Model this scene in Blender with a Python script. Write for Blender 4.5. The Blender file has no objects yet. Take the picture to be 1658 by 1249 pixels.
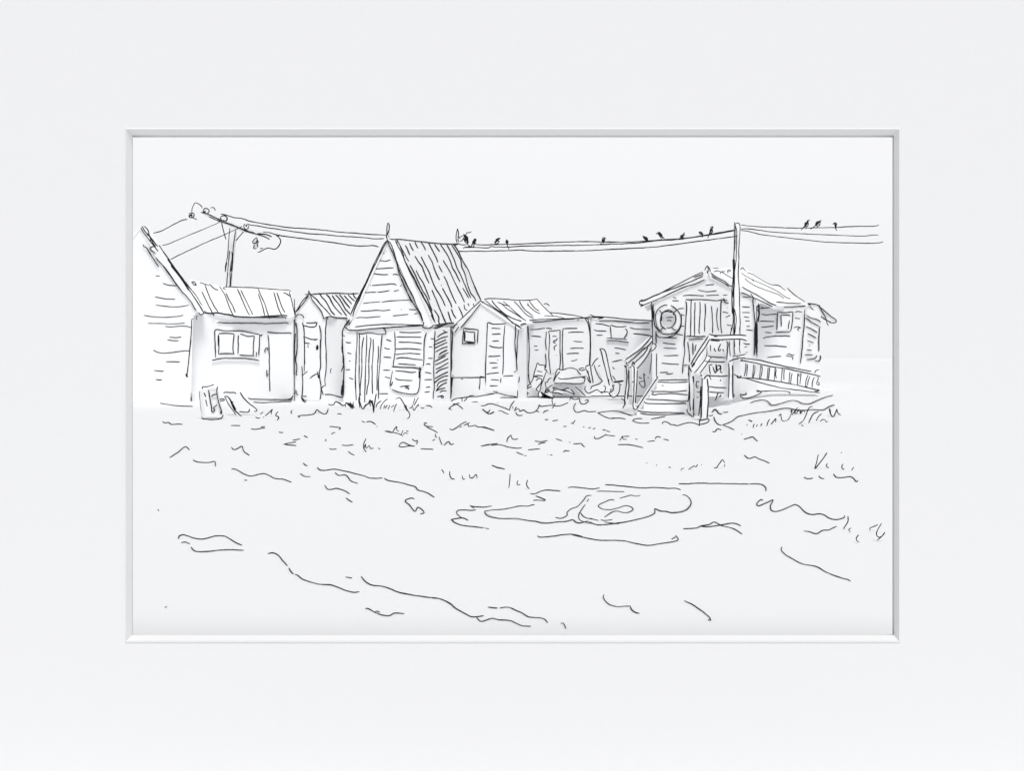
import bpy, math, random
import numpy as np

# ------------------------------------------------------------------ camera, world, sun
SC = bpy.context.scene
COL = SC.collection
random.seed(7)
RNG = np.random.RandomState(11)
F = 1778.0                      # focal length in photo pixels (photo is 1658 wide)
CX, HY = 829.0, 557.0           # eye line in the photo
CAM = np.array([0.0, 0.0, 1.6])

cam_data = bpy.data.cameras.new("camera")
cam = bpy.data.objects.new("camera", cam_data)
COL.objects.link(cam)
cam.location = CAM
cam.rotation_euler = (math.radians(90), 0, 0)
cam_data.sensor_fit = 'HORIZONTAL'
cam_data.sensor_width = 36.0
cam_data.lens = 36.0 * F / 1658.0
cam_data.shift_y = -(624.5 - HY) / 1658.0
cam_data.clip_start = 0.1
cam_data.clip_end = 2000
SC.camera = cam

SUN_EL, SUN_AZ = 60.0, 12.0     # degrees; azimuth to the right of straight behind the viewer
world = bpy.data.worlds.new("World")
SC.world = world
world.use_nodes = True
nt = world.node_tree
for n_ in list(nt.nodes):
    nt.nodes.remove(n_)
sky_n = nt.nodes.new("ShaderNodeTexSky")
sky_n.sky_type = 'NISHITA'
sky_n.sun_disc = False
sky_n.sun_elevation = math.radians(SUN_EL)
sky_n.sun_rotation = math.radians(180 - SUN_AZ)
hs = nt.nodes.new("ShaderNodeHueSaturation")
hs.inputs['Saturation'].default_value = 0.10      # hazy white overcast daylight
bg = nt.nodes.new("ShaderNodeBackground")
bg.inputs['Strength'].default_value = 0.15
wo = nt.nodes.new("ShaderNodeOutputWorld")
nt.links.new(sky_n.outputs[0], hs.inputs['Color'])
nt.links.new(hs.outputs[0], bg.inputs['Color'])
nt.links.new(bg.outputs[0], wo.inputs['Surface'])

sun_d = bpy.data.lights.new("sun", 'SUN')
sun_d.energy = 2.0
sun_d.angle = math.radians(20)
sun_d.color = (1.0, 0.985, 0.965)
sun = bpy.data.objects.new("sun", sun_d)
COL.objects.link(sun)
sun.location = (8, -12, 20)
sun.rotation_euler = (math.radians(90 - SUN_EL), 0, math.radians(SUN_AZ))

vs = SC.view_settings
vs.view_transform = 'Standard'
vs.look = 'None'
vs.gamma = 1.0
vs.exposure = -0.14
try:
    vs.use_curve_mapping = False
except Exception:
    pass
SC.cycles.max_bounces = 10
SC.cycles.diffuse_bounces = 8

# ------------------------------------------------------------------ materials (all procedural)
def paper_mat(name, col, rough=0.85, bump=0.02, scale=60.0, var=0.012):
    m = bpy.data.materials.new(name)
    m.use_nodes = True
    t = m.node_tree
    b = t.nodes["Principled BSDF"]
    b.inputs['Roughness'].default_value = rough
    try:
        b.inputs['Specular IOR Level'].default_value = 0.15
    except Exception:
        pass
    tc = t.nodes.new("ShaderNodeTexCoord")
    nz = t.nodes.new("ShaderNodeTexNoise")
    nz.inputs['Scale'].default_value = scale
    nz.inputs['Detail'].default_value = 6
    t.links.new(tc.outputs['Object'], nz.inputs['Vector'])
    mr = t.nodes.new("ShaderNodeMapRange")
    mr.inputs['To Min'].default_value = 1 - var
    mr.inputs['To Max'].default_value = 1 + var
    t.links.new(nz.outputs[0], mr.inputs[0])
    mx = t.nodes.new("ShaderNodeMix")
    mx.data_type = 'RGBA'
    mx.blend_type = 'MULTIPLY'
    mx.inputs[0].default_value = 1.0
    mx.inputs[6].default_value = (*col, 1)
    t.links.new(mr.outputs[0], mx.inputs[7])
    t.links.new(mx.outputs[2], b.inputs['Base Color'])
    bp = t.nodes.new("ShaderNodeBump")
    bp.inputs['Strength'].default_value = bump
    bp.inputs['Distance'].default_value = 0.01
    t.links.new(nz.outputs[0], bp.inputs['Height'])
    t.links.new(bp.outputs[0], b.inputs['Normal'])
    return m

PAPER = paper_mat("drawing_paper", (0.88, 0.885, 0.893))
MATB = paper_mat("mat_board_card", (0.765, 0.766, 0.769), bump=0.03, scale=140)
WATER = paper_mat("puddle_paper", (0.832, 0.836, 0.845), rough=0.6)
SKYP = paper_mat("sky_paper", (0.905, 0.909, 0.917))
GROUNDP = paper_mat("ground_paper", (0.83, 0.834, 0.843))
INK = paper_mat("black_ink", (0.022, 0.023, 0.026), rough=0.7, var=0.2)

# ------------------------------------------------------------------ geometry helpers
def P(px, py, Y):
    return CAM + np.array([(px - CX) / F, 1.0, (HY - py) / F]) * Y

def ray(px, py):
    return np.array([(px - CX) / F, 1.0, (HY - py) / F])

class Plane:
    def __init__(s, p, n):
        s.p = np.array(p, float)
        n = np.array(n, float)
        s.n = n / np.linalg.norm(n)
    def hit(s, px, py):
        r = ray(px, py)
        d = s.n @ r
        if abs(d) < 1e-5:
            d = 1e-5
        return s.n @ (s.p - CAM) / d          # distance along Y
    def at(s, px, py):
        return CAM + ray(px, py) * s.hit(px, py)
    def shift(s, d):                          # moved back (positive) along its own normal
        return Plane(s.p + s.n * d, s.n)

def wdir(yaw):
    a = math.radians(yaw)
    return np.array([math.sin(a), math.cos(a), 0.0])

def front(px, Y, yaw=0.0):
    return Plane(P(px, HY, Y), wdir(yaw))

def plane3(a, b, c):
    a, b, c = map(np.array, (a, b, c))
    return Plane(a, np.cross(b - a, c - a))

def hgt(X, Y):                                # ground height: flat, with a low bank on the right
    def sm(v):
        v = min(1.0, max(0.0, v))
        return v * v * (3 - 2 * v)
    return 0.42 * sm((Y - 22.0) / 5.0) * sm((X - 4.2) / 2.2)

class GroundSurf:
    def hit(s, px, py):
        r = ray(px, py)
        lo, hi = 3.0, 4.0
        f_ = lambda t: CAM[2] + r[2] * t - hgt(r[0] * t, t)
        while hi < 58 and f_(hi) > 0:
            lo, hi = hi, hi + 0.5
        if hi >= 58:
            return 40.0
        for _ in range(25):
            m = (lo + hi) / 2
            if f_(m) > 0:
                lo = m
            else:
                hi = m
        return (lo + hi) / 2
    def at(s, px, py):
        return CAM + ray(px, py) * s.hit(px, py)
GROUND = GroundSurf()

def grounded(surf, px, py):
    """distance to a surface, but never below the ground"""
    t = surf.hit(px, py)
    if py > 618 and not isinstance(surf, GroundSurf):
        t = min(t, GROUND.hit(px, py) - 0.03)
    return t

def ground_Y(px, py):
    return GROUND.hit(px, py)

TILES = {'px': (0, 0, 1.0),
 'a': (200,320,8.29), 'b': (220,430,8.921), 'c': (230,550,8.921), 'd': (300,440,8.29), 'e': (300,560,8.29),
 'f': (460,450,8.921), 'g': (460,550,8.921), 'h': (350,340,11.053), 'i': (550,350,8.921), 'j': (550,450,8.921),
 'k': (560,570,8.921), 'l': (640,360,7.806), 'm': (660,510,8.921), 'n': (740,460,7.806), 'o': (720,340,11.843),
 'p': (840,490,8.921), 'q': (920,490,8.921), 'r': (840,550,8.726), 's': (1020,420,8.921), 't': (1000,540,8.327),
 'u': (1090,530,7.807), 'v': (1140,420,8.921), 'w': (1220,450,7.806), 'A': (1170,560,8.29), 'B': (950,340,6.632),
 'C': (1170,340,6.141), 'D': (400,640,6.908), 'E': (560,640,6.908), 'F': (780,640,6.908), 'G': (980,640,6.908),
 'H': (1180,640,6.377), 'I': (230,700,5.678), 'J': (420,730,5.181), 'K': (420,880,5.181), 'L': (700,740,6.377),
 'M': (900,760,4.876), 'N': (1180,760,6.141), 'O': (700,900,3.316)}

def parse(tile, txt):
    x0, y0, s = TILES[tile]
    out = []
    for st in txt.split(';'):
        st = st.strip()
        if not st:
            continue
        pts = []
        for q in st.split():
            a, b = q.split(',')
            pts.append((x0 + float(a) / s, y0 + float(b) / s))
        out.append(np.array(pts))
    return out

def smooth(pts, step=1.8):
    """hand-drawn curve through the points (centripetal Catmull-Rom), evenly resampled"""
    pts = [p for i, p in enumerate(pts) if i == 0 or np.linalg.norm(p - pts[i - 1]) > 0.05]
    if len(pts) == 1:
        pts = [pts[0], pts[0] + np.array([0.9, 0.3])]
    pts = np.array(pts)
    if len(pts) == 2:
        c = pts
    else:
        ext = np.vstack([2 * pts[0] - pts[1], pts, 2 * pts[-1] - pts[-2]])
        c = []
        for i in range(1, len(ext) - 2):
            p0, p1, p2, p3 = ext[i - 1:i + 3]
            t0 = 0.0
            t1 = t0 + max(1e-3, np.linalg.norm(p1 - p0)) ** 0.5
            t2 = t1 + max(1e-3, np.linalg.norm(p2 - p1)) ** 0.5
            t3 = t2 + max(1e-3, np.linalg.norm(p3 - p2)) ** 0.5
            n = max(2, int(np.linalg.norm(p2 - p1) / 1.0))
            for k in range(n):
                t = t1 + (t2 - t1) * k / n
                A1 = (t1 - t) / (t1 - t0) * p0 + (t - t0) / (t1 - t0) * p1
                A2 = (t2 - t) / (t2 - t1) * p1 + (t - t1) / (t2 - t1) * p2
                A3 = (t3 - t) / (t3 - t2) * p2 + (t - t2) / (t3 - t2) * p3
                B1 = (t2 - t) / (t2 - t0) * A1 + (t - t0) / (t2 - t0) * A2
                B2 = (t3 - t) / (t3 - t1) * A2 + (t - t1) / (t3 - t1) * A3
                c.append((t2 - t) / (t2 - t1) * B1 + (t - t1) / (t2 - t1) * B2)
        c.append(ext[-2])
        c = np.array(c)
    d = np.concatenate([[0], np.cumsum(np.linalg.norm(np.diff(c, axis=0), axis=1))])
    L = d[-1]
    n = max(2, int(L / step) + 1)
    s = np.linspace(0, L, n)
    return np.stack([np.interp(s, d, c[:, 0]), np.interp(s, d, c[:, 1])], 1)

WIDTH = 1.95       # pen width in photo pixels

class MB:
    """collects white card solids and ink strokes of ONE part"""
    def __init__(s):
        s.v, s.f, s.m = [], [], []
    def add(s, verts, faces, mat=0):
        o = len(s.v)
        s.v += [tuple(x) for x in verts]
        s.f += [tuple(i + o for i in q) for q in faces]
        s.m += [mat] * len(faces)
    def prism(s, pts, vec, mat=0):
        pts = [np.array(p) for p in pts]
        vec = np.array(vec, float)
        n = len(pts)
        nrm = np.zeros(3)
        for i in range(n):
            nrm += np.cross(pts[i] - pts[0], pts[(i + 1) % n] - pts[0])
        if nrm @ vec > 0:
            pts = pts[::-1]
        vs_ = pts + [p + vec for p in pts]
        fs = [tuple(range(n)), tuple(range(2 * n - 1, n - 1, -1))]
        fs += [(i, i + n, (i + 1) % n + n, (i + 1) % n) for i in range(n)]
        fs = [fs[0], fs[1]] + [q for q in fs[2:]]
        s.add(vs_, fs, mat)
        return s
    def poly(s, plane, txt, depth, vec=None, mat=0):
        """polygon given in photo pixels, laid on a plane in the place, made solid"""
        pts = parse('px', txt)[0]
        p3 = [plane.at(*q) for q in pts]
        n = plane.n if plane.n[1] > 0 else -plane.n
        s.prism(p3, (n if vec is None else np.array(vec)) * depth, mat)
        return s
    def tube(s, pts, rad, mat=1, k=5):
        pts = np.array(pts)
        n = len(pts)
        rad = np.ones(n) * rad
        tang = np.gradient(pts, axis=0)
        tang /= np.maximum(1e-9, np.linalg.norm(tang, axis=1))[:, None]
        up = np.array([0.0, 1.0, 0.12])
        vs_, fs = [], []
        for i in range(n):
            a = np.cross(tang[i], up)
            if np.linalg.norm(a) < 1e-3:
                a = np.cross(tang[i], np.array([1.0, 0, 0]))
            a /= np.linalg.norm(a)
            b = np.cross(tang[i], a)
            for j in range(k):
                th = 2 * math.pi * j / k
                vs_.append(pts[i] + (a * math.cos(th) + b * math.sin(th)) * rad[i])
        for i in range(n - 1):
            for j in range(k):
                fs.append((i * k + j, i * k + (j + 1) % k, (i + 1) * k + (j + 1) % k, (i + 1) * k + j))
        fs.append(tuple(range(k))[::-1])
        fs.append(tuple((n - 1) * k + j for j in range(k)))
        s.add(vs_, fs, mat)
        return s
    def ribbon(s, surf, c, wd, bias, nn):
        """a flat pen stroke, a few millimetres of dried ink lying on a flat surface"""
        n = len(c)
        tg = np.gradient(c, axis=0)
        tg /= np.maximum(1e-9, np.linalg.norm(tg, axis=1))[:, None]
        nr = np.stack([-tg[:, 1], tg[:, 0]], 1)
        vs_, fs = [], []
        for i in range(n):
            a = c[i] + nr[i] * wd[i] / 2
            b = c[i] - nr[i] * wd[i] / 2
            A_ = CAM + ray(*a) * (grounded(surf, *a) - bias)
            B_ = CAM + ray(*b) * (grounded(surf, *b) - bias)
            vs_ += [A_, B_, B_ + nn * 0.004, A_ + nn * 0.004]
        for i in range(n - 1):
            for j in range(4):
                fs.append((i * 4 + j, i * 4 + (j + 1) % 4, i * 4 + 4 + (j + 1) % 4, i * 4 + 4 + j))
        fs.append((3, 2, 1, 0))
        fs.append(tuple((n - 1) * 4 + j for j in range(4)))
        s.add(vs_, fs, 1)

    def ink(s, surf, tile, txt, w=WIDTH, bias=0.006, upright=False):
        """pen strokes lying on a surface of the place"""
        w = w * (0.84 if isinstance(surf, Plane) else 0.97)
        for st in parse(tile, txt):
            c = smooth(st)
            n = len(c)
            if n > 5:
                j = RNG.normal(0, 1, (n, 2))
                ker = np.array([1, 2, 3, 2, 1]) / 9.0
                for q in (0, 1):
                    j[:, q] = np.convolve(j[:, q], ker, 'same')
                c = c + j * 0.22
            if upright:                       # blades that stand up from where they root
                k = int(np.argmax(st[:, 1]))
                yy = ground_Y(st[k, 0], max(st[k, 1], 641.0))
                ts = np.full(n, yy)
            else:
                ts = np.array([grounded(surf, *q) for q in c])
            if isinstance(surf, GroundSurf) and not upright:      # the bead of ink sits on the ground, not in it
                ts = ts - 0.8 * ts ** 2 * w / (2 * F * 1.6)
            ts = ts - bias
            p3 = np.array([CAM + ray(*c[i]) * ts[i] for i in range(n)])
            pr = 1 + 0.11 * np.convolve(RNG.normal(0, 1, n + 8), np.ones(9) / 3.0, 'valid')
            pr = np.clip(pr, 0.62, 1.35)
            e = np.minimum(np.arange(n), np.arange(n)[::-1])
            pr = pr * np.clip(0.72 + 0.14 * e, 0, 1)
            if isinstance(surf, Plane) and not upright:
                nn = surf.n if surf.n[1] > 0 else -surf.n
                rm = ray(*c[n // 2])
                if nn @ rm / np.linalg.norm(rm) > 0.22:
                    s.ribbon(surf, c, w * pr, bias, nn)
                    continue
            s.tube(p3, ts * w / (2 * F) * pr)
        return s
    def build(s, name, parent=None, base=None, mats=None):
        me = bpy.data.meshes.new(name)
        o0 = np.array(parent.matrix_world.translation if parent is not None else (0, 0, 0)) if base is None else np.array(base)
        if parent is not None:
            o0 = np.array(ORIG[parent.name])
        me.from_pydata([tuple(np.array(v) - o0) for v in s.v], [], s.f)
        for mm in (mats or [PAPER, INK]):
            me.materials.append(mm)
        me.polygons.foreach_set('material_index', s.m)
        me.update()
        ob = bpy.data.objects.new(name, me)
        COL.objects.link(ob)
        if parent is not None:
            ob.parent = parent
        else:
            ob.location = o0
        ORIG[ob.name] = o0
        return ob

ORIG = {}
def thing(name, label, cat, loc, group=None):
    o = bpy.data.objects.new(name, None)
    o.empty_display_size = 0.2
    COL.objects.link(o)
    o.location = tuple(loc)
    ORIG[o.name] = np.array(loc, float)
    o['label'] = label
    o['category'] = cat
    if group:
        o['group'] = group
    return o

def tag(o, label, cat, group=None):
    o['label'] = label
    o['category'] = cat
    if group:
        o['group'] = group
    return o

# ------------------------------------------------------------------ the mat board with its bevelled window
YM = 4.05
def rect(x0, y0, x1, y1, Y):
    return [P(x0, y0, Y), P(x1, y0, Y), P(x1, y1, Y), P(x0, y1, Y)]
mb = MB()
OUT = (-380, -30, 2040, 1258.5)
l4 = rect(213.5, 218.2, 1449.0, 1029.6, YM + 0.024)
loops = [rect(*OUT, YM), rect(202.4, 206.8, 1458.2, 1041.2, YM),
         rect(203.3, 207.7, 1457.3, 1040.3, YM - 0.004), rect(204.6, 209.3, 1455.8, 1038.8, YM - 0.004),
         rect(205.6, 210.4, 1454.8, 1037.8, YM + 0.001), l4,
         [p + np.array([0, 0.010, 0]) for p in l4],
         rect(202, 207, 1460, 1041, YM + 0.0345),
         rect(202, 207, 1460, 1041, YM + 0.062),
         rect(215.2, 222.3, 1445.0, 1028.0, YM + 0.0622),
         rect(215.3, 222.4, 1444.9, 1027.9, YM + 0.066),
         [p + np.array([0, 0.072, 0]) for p in rect(*OUT, YM)]]
vv, ff = [], []
for lp in loops:
    vv += lp
nl = len(loops)
for i in range(nl):
    j = (i + 1) % nl
    for q in range(4):
        ff.append((i * 4 + q, i * 4 + (q + 1) % 4, j * 4 + (q + 1) % 4, j * 4 + q))
mb.add(vv, [f[::-1] for f in ff], 0)
mo = mb.build('mat_board', base=P(CX, OUT[3], YM), mats=[MATB])
tag(mo, 'broad white picture mat with a slanting cut edge, around all the huts', 'picture mat')

# the white ground sheet on which the mat and the huts stand, and the paper sky behind
gb = MB()
xs = np.concatenate([np.linspace(-300, -14, 9), np.linspace(-12, 3, 8), np.linspace(3.6, 16, 40), np.linspace(18, 300, 9)])
ys = np.concatenate([np.array([-40, -10, 0, 4]), np.linspace(6, 20, 8), np.linspace(21.5, 28, 30), np.linspace(30, 62, 9), np.array([90])])
gv = [(x, y, hgt(x, y)) for y in ys for x in xs]
nx = len(xs)
gf = [(r_ * nx + c_, r_ * nx + c_ + 1, (r_ + 1) * nx + c_ + 1, (r_ + 1) * nx + c_)
      for r_ in range(len(ys) - 1) for c_ in range(nx - 1)]
gb.add(gv, gf)

sb = MB()
prof = [(200.0, -10), (217.5, 40), (262.5, 170)]
sv = [(x, y, z) for (y, z) in prof for x in (-302, 302)]
sb.add(sv, [(2 * i, 2 * i + 1, 2 * i + 3, 2 * i + 2) for i in range(len(prof) - 1)])
so = sb.build('sky', mats=[SKYP, INK])
so['kind'] = 'structure'
for pl in so.data.polygons:
    pl.use_smooth = True

# ------------------------------------------------------------------ house at the left edge, cut by the mat
A0 = front(310, 30.0, -19)
A1 = A0.shift(-0.025)
root = thing('gable_house', 'tall clapboard gable house at the left edge, half hidden by the mat', 'house', A0.at(250, 652) * np.array([1, 1, 0]))
w = MB()
w.poly(A0, "138,653 308,653 313,512 321,506 226,371 122,510 138,514", 4.0)
w.ink(A0, 'a', "433,1052 488,1052; 530,1152 590,1172 660,1182 710,1182")
w.ink(A0, 'b', "275,452 350,468 430,482 500,487 567,484; 285,572 400,585 520,598 620,595 700,585 765,572; 115,720 200,735 300,745 420,748 560,740 640,730 682,720; 175,835 350,838 500,843 640,838 705,830; 425,880 500,888 580,882 680,876 760,884 800,900; 485,1037 570,1042 655,1032; 458,1076 540,1086 617,1088", 1.6)
w.ink(A0, 'c', "165,152 210,178 290,195 400,190 520,176 640,162 683,168; 345,323 440,321 548,323; 175,452 240,456 313,458; 202,578 235,586 285,582", 1.7)
w.ink(A0, 'b', "830,770 812,770 805,900 795,1040 775,1249; 870,740 880,785; 870,738 895,730")
w.ink(A0, 'c', "708,0 690,150 672,330 652,490 650,545; 640,490 632,515 650,545 662,530")
w.build('wall', root)
rf = MB()
rf.poly(A1, "228,364 331,506 329,513 318,504 252,416 226,372", 4.6)
rf.poly(A1, "228,364 226,372 118,516 112,508", 4.6)
rf.build('roof', root)
bb = MB()
AB = A1.shift(-0.03)
bb.poly(AB, "228,366 240,367 331,507 326,511 318,503 252,416", 0.02)
bb.ink(AB, 'a', "232,405 265,460 310,520 370,600 410,650 440,690 462,722; 245,382 290,455 350,520 365,560 360,580; 270,380 305,405 330,440 350,510 400,580 440,635 465,650; 310,490 345,515 370,560 400,610 430,660; 275,628 262,640 272,655 300,668 345,735 385,800 430,870 470,930; 405,655 370,668 352,690 365,708 400,725 432,755; 435,808 470,850 530,910 600,1000 680,1120 768,1243; 485,650 510,690 600,820 720,1000 870,1243; 590,825 640,900 760,1070 870,1230; 610,830 700,960 820,1120 915,1243; 480,640 490,660")
bb.ink(AB, 'b', "388,0 470,110 570,250 680,390 790,515 845,610 872,650; 505,0 600,120 720,280 830,440 910,560 985,690; 535,0 640,150 700,240 800,350 880,450 930,540 960,572; 900,545 960,650 990,690; 985,655 1005,668 990,685; 905,680 925,705 945,715 985,690; 310,0 325,15")
bb.build('bargeboard', root)

# ------------------------------------------------------------------ low shed with the double window
B0 = front(395, 30.5, 0)
B1 = B0.shift(-0.025)
root = thing('window_shed', 'low shed with a two-pane window and ribbed sloping roof, left of centre', 'shed', (B0.at(395, 650)[0], 30.5, 0))
w = MB()
w.poly(B0, "311,653 474,653 474,512 311,508", 3.4)
w.ink(B0, 'd', "425,690 450,682 520,690 700,690 900,692 1100,697 1250,693 1370,690 1385,702", bias=0.04)
w.ink(B0, 'e', "840,700 870,715 950,720 1200,725 1390,720 1425,705 1445,670; 915,760 1000,765 1200,760 1350,752 1425,755; 1380,725 1440,725", bias=0.04)
w.build('wall', root)
BR = plane3(P(327, 509, 30.45), P(477, 513, 30.45), P(471, 469, 32.7))
r_ = MB()
r_.poly(BR, "306,506 400,514 472,514 477,511 471,469 440,466 362,464 335,458 306,452", 0.10)
r_.ink(BR, 'd', "85,140 115,135 150,185 110,170 85,140; 195,145 240,158 325,185; 325,165 360,205 400,235 443,248; 265,175 290,250 340,370 400,480 440,545; 222,265 280,390 340,510 385,590; 460,195 490,245 530,310 570,420 610,520 645,590; 545,290 590,380 640,470 672,550; 505,218 545,205 700,208 900,215 1100,228 1300,243 1395,248 1422,265; 505,218 540,240; 700,230 740,320 790,440 830,530 865,585; 745,245 800,360 860,480 908,578; 980,295 1010,380 1045,500 1068,590; 980,230 1010,310 1060,420 1100,540 1130,635; 1188,275 1215,370 1250,490 1300,600; 1230,280 1260,370 1300,480 1335,548; 1315,280 1360,297 1410,330; 1395,270 1420,360 1445,470 1470,570")
r_.ink(BR, 'd', "250,545 330,558 440,550 500,562 570,575 640,590 700,600 900,610 1050,600 1200,590 1320,583 1370,592; 640,600 760,608 900,612 1100,615 1250,612 1355,618 1345,630; 570,570 650,595", 2.1, bias=0.05)
r_.build('roof', root)
wn = MB()
BW = B0.shift(-0.03)
wn.poly(BW, "349,534 375,535 424,541 420,577 349,579", 0.028)
wn.ink(BW, 'd', "405,1155 402,1000 400,790 420,778 500,790 680,795 800,805 900,825 1000,845; 1000,855 1035,848 1010,868; 1000,850 995,950 985,1125; 955,1080 952,1140")
wo_ = wn.build('window', root)
for poly, st in (("354,541 379,541 378,573 354,573", "445,850 450,950 448,1105; 450,835 520,828 650,835; 655,840 645,950 640,1050 648,1105; 445,1105 550,1100 660,1105; 440,860 445,1000"),
                 ("386,542 411,544 410,576 386,574", "715,855 708,920 712,1000 708,1105; 738,835 790,855 850,868 920,862; 925,865 915,960 912,1060 910,1130; 728,1118 800,1125 925,1130")):
    pn = MB()
    pn.poly(B0.shift(-0.04), poly, 0.009)
    pn.ink(B0.shift(-0.042), 'd', st, 2.0)
    pn.build('pane', wo_)
sl = MB()
sl.poly(B0.shift(-0.06), "343,580 362,580 400,580 420,583 420,587 400,584 362,584 343,587", 0.058)
sl.ink(B0.shift(-0.065), 'd', "360,1192 420,1178 500,1165 650,1165 800,1168 930,1180 990,1192")
sl.build('sill', wo_)
dr = MB()
dr.poly(B0.shift(-0.02), "434,541 471,541 471,648 436,648", 0.018)
dr.ink(B0.shift(-0.02), 'd', "1100,810 1200,822 1300,827 1415,825 1425,838; 1110,850 1120,950 1125,1100 1127,1243")
dr.ink(B0.shift(-0.02), 'e', "1125,0 1127,100 1130,300 1128,420 1135,560 1135,615")
do = dr.build('door', root)
hd = MB()
hd.ink(B0.shift(-0.03), 'd', "1100,1060 1105,1030 1090,1025 1070,1045 1065,1070 1075,1090")
hd.build('handle', do)
hd = MB()
hd.ink(B0.shift(-0.03), 'e', "1095,325 1095,420; 1095,385 1115,390", 2.6)
hd.build('latch', do)

# ------------------------------------------------------------------ narrow hut
C0 = front(500, 30.6, 8)
C1 = C0.shift(-0.025)
wC = wdir(8)
root = thing('narrow_hut', 'narrow gabled hut with a tall door, squeezed between window shed and steep-roofed hut', 'hut', C0.at(503, 650) * np.array([1, 1, 0]))
w = MB()
w.poly(C0, "478,650 527,650 527,516 499,477 478,510", 4.6)
w.ink(C0, 'f', "150,305 150,400 155,520 152,600 165,700; 175,650 185,750 190,900 185,1050 165,1180 180,1249; 160,800 150,950 140,1100 135,1249", bias=0.05)
w.ink(C0, 'g', "150,0 140,150 132,330 135,500 110,640 105,810; 185,0 185,150 165,290 185,400 175,515 190,515; 105,815 130,795 165,765; 150,742 180,740 170,760 200,810; 130,800 110,850 85,868", bias=0.05)
w.ink(C0, 'f', "612,600 600,750 598,900 605,1050 608,1249")
w.ink(C0, 'g', "595,0 605,150 608,300 605,450 590,560 590,620 600,670; 600,665 575,665 545,700 540,720; 540,720 565,800")
CS = plane3(C0.at(527, 650), C0.at(527, 520), P(560, 520, C0.hit(527, 520) + 0.45))
w.poly(CS, "527,650 560,652 560,519 536,515 527,519", 2.5)
w.ink(CS, 'g', "585,792 680,798 760,820 850,832 880,765; 683,415 670,450 675,485")
w.build('wall', root)
CRp = plane3(C1.at(500, 474), C1.at(536, 514), P(592, 474, 34.2))
r_ = MB()
r_.poly(CRp, "500,473.5 536,514 552,514.5 566,518 600,520 640,474", 0.08)
r_.ink(CRp, 'f', "410,235 520,228 700,220 980,228 1075,222; 510,215 540,265 600,335 640,400 690,490 735,535; 610,240 650,275 700,370 760,455 840,530; 695,250 730,305 790,380 850,470 905,548; 745,245 800,300 840,370 890,450 960,530; 800,240 840,290 890,360 955,435; 870,255 920,310 980,378; 930,245 970,290 1020,333; 1000,215 1005,250 1025,285 1045,298; 400,250 470,310 540,400 610,470 665,540; 680,555 740,572 820,578 880,580 935,596", bias=0.04)
r_.poly(C1, "499,472 500,478 479,512 476,510", 4.8)
ro = r_.build('roof', root)
bb = MB()
CB = C1.shift(-0.02)
bb.poly(CB, "499,471 536,511 524,517 519,503 500,479 480,508 477,508", 0.018)
bb.ink(CB, 'f', "155,510 200,440 270,330 345,250; 170,495 250,400 310,320 355,260; 350,180 380,235 450,300 520,375 600,460 660,525 675,545; 375,250 420,335 480,410 540,490 570,590; 300,240 350,240 410,235; 345,205 360,250; 130,548 175,520; 165,575 200,535 240,530 270,550 288,582; 270,555 285,580; 570,595 610,570 680,555")
bb.build('bargeboard', root)
dr = MB()
CD = C0.shift(-0.02)
dr.poly(CD, "490,524 517,524 519,648 489,648", 0.018)
dr.ink(CD, 'f', "265,645 285,740 290,860 295,1000 298,1249; 505,685 530,790 530,900 520,1050 525,1249; 318,652 380,655 485,648; 440,635 470,660 455,700 420,712 350,705 280,690; 275,855 330,865 400,890 490,890; 440,905 470,890; 300,940 370,952; 340,970 350,1010; 285,740 292,760")
dr.ink(CD, 'g', "298,0 295,150 292,300 290,465; 255,385 262,450 265,550 268,650 262,780 250,850; 265,525 300,485 340,460; 250,850 290,900 315,912; 262,840 290,880 320,890; 265,820 325,822; 525,0 520,150 525,300 525,400 510,480 520,600 532,700 530,780 520,860; 500,560 480,460; 372,562 430,515 480,495; 485,500 495,560; 512,865 525,845")
do = dr.build('door', root)
hd = MB()
hd.ink(CD.shift(-0.015), 'f', "478,970 470,1010 478,1045 488,1010 478,970; 478,985 480,1030", 2.6)
hd.build('handle', do)

# ------------------------------------------------------------------ steep-roofed hut
D0 = front(630, 30.0, 5)
D1 = D0.shift(-0.025)
wD = wdir(5)
root = thing('steep_roofed_hut', 'tallest hut, with a steep ribbed roof, plank gable and dark hatched side wall', 'hut', D0.at(630, 652) * np.array([1, 1, 0]))
w = MB()
w.poly(D0, "556,654 703,654 703,534 690,527 628,392 568,524 556,532", 7.4)
w.ink(D0, 'f', "945,600 910,645 875,700 845,760 840,850 845,1000 855,1249; 835,1000 840,1085", bias=0.05)
w.ink(D0, 'g', "838,0 845,150 858,250 865,350 862,480 860,620 858,760 850,830; 830,100 845,190; 825,460 850,400 858,350; 850,580 845,700 835,790 825,810; 835,660 830,800 850,800 845,660; 840,680 838,800", bias=0.05)
w.ink(D0, 'i', "560,648 600,642 650,650 735,632; 510,762 600,758 700,750 780,747; 480,832 560,840 640,846 700,842; 765,850 800,838 850,852; 465,1002 560,995 680,985 760,978 800,985 820,1000; 870,1010 900,1000; 440,1002 450,1000; 630,542 645,535; 670,508 676,505; 330,1105 370,1105 450,1100 530,1098; 545,1100 640,1090 720,1075; 780,1085 855,1070", 1.7)
w.ink(D0, 'j', "338,370 440,358 585,348; 608,350 700,338 850,325 1025,320; 302,480 400,480 520,468 640,475 732,463; 885,458 895,458; 1000,457 1060,460 1105,462; 235,580 300,572 400,575 500,565 590,558; 768,550 880,540 990,527; 1075,520 1130,515", 1.7)
w.ink(D0, 'j', "45,830 72,845; 90,925 120,940 165,935; 110,1083 168,1100; 132,1198 155,1208; 670,890 745,917; 645,1010 665,1022 725,1032; 640,1145 745,1155")
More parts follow.
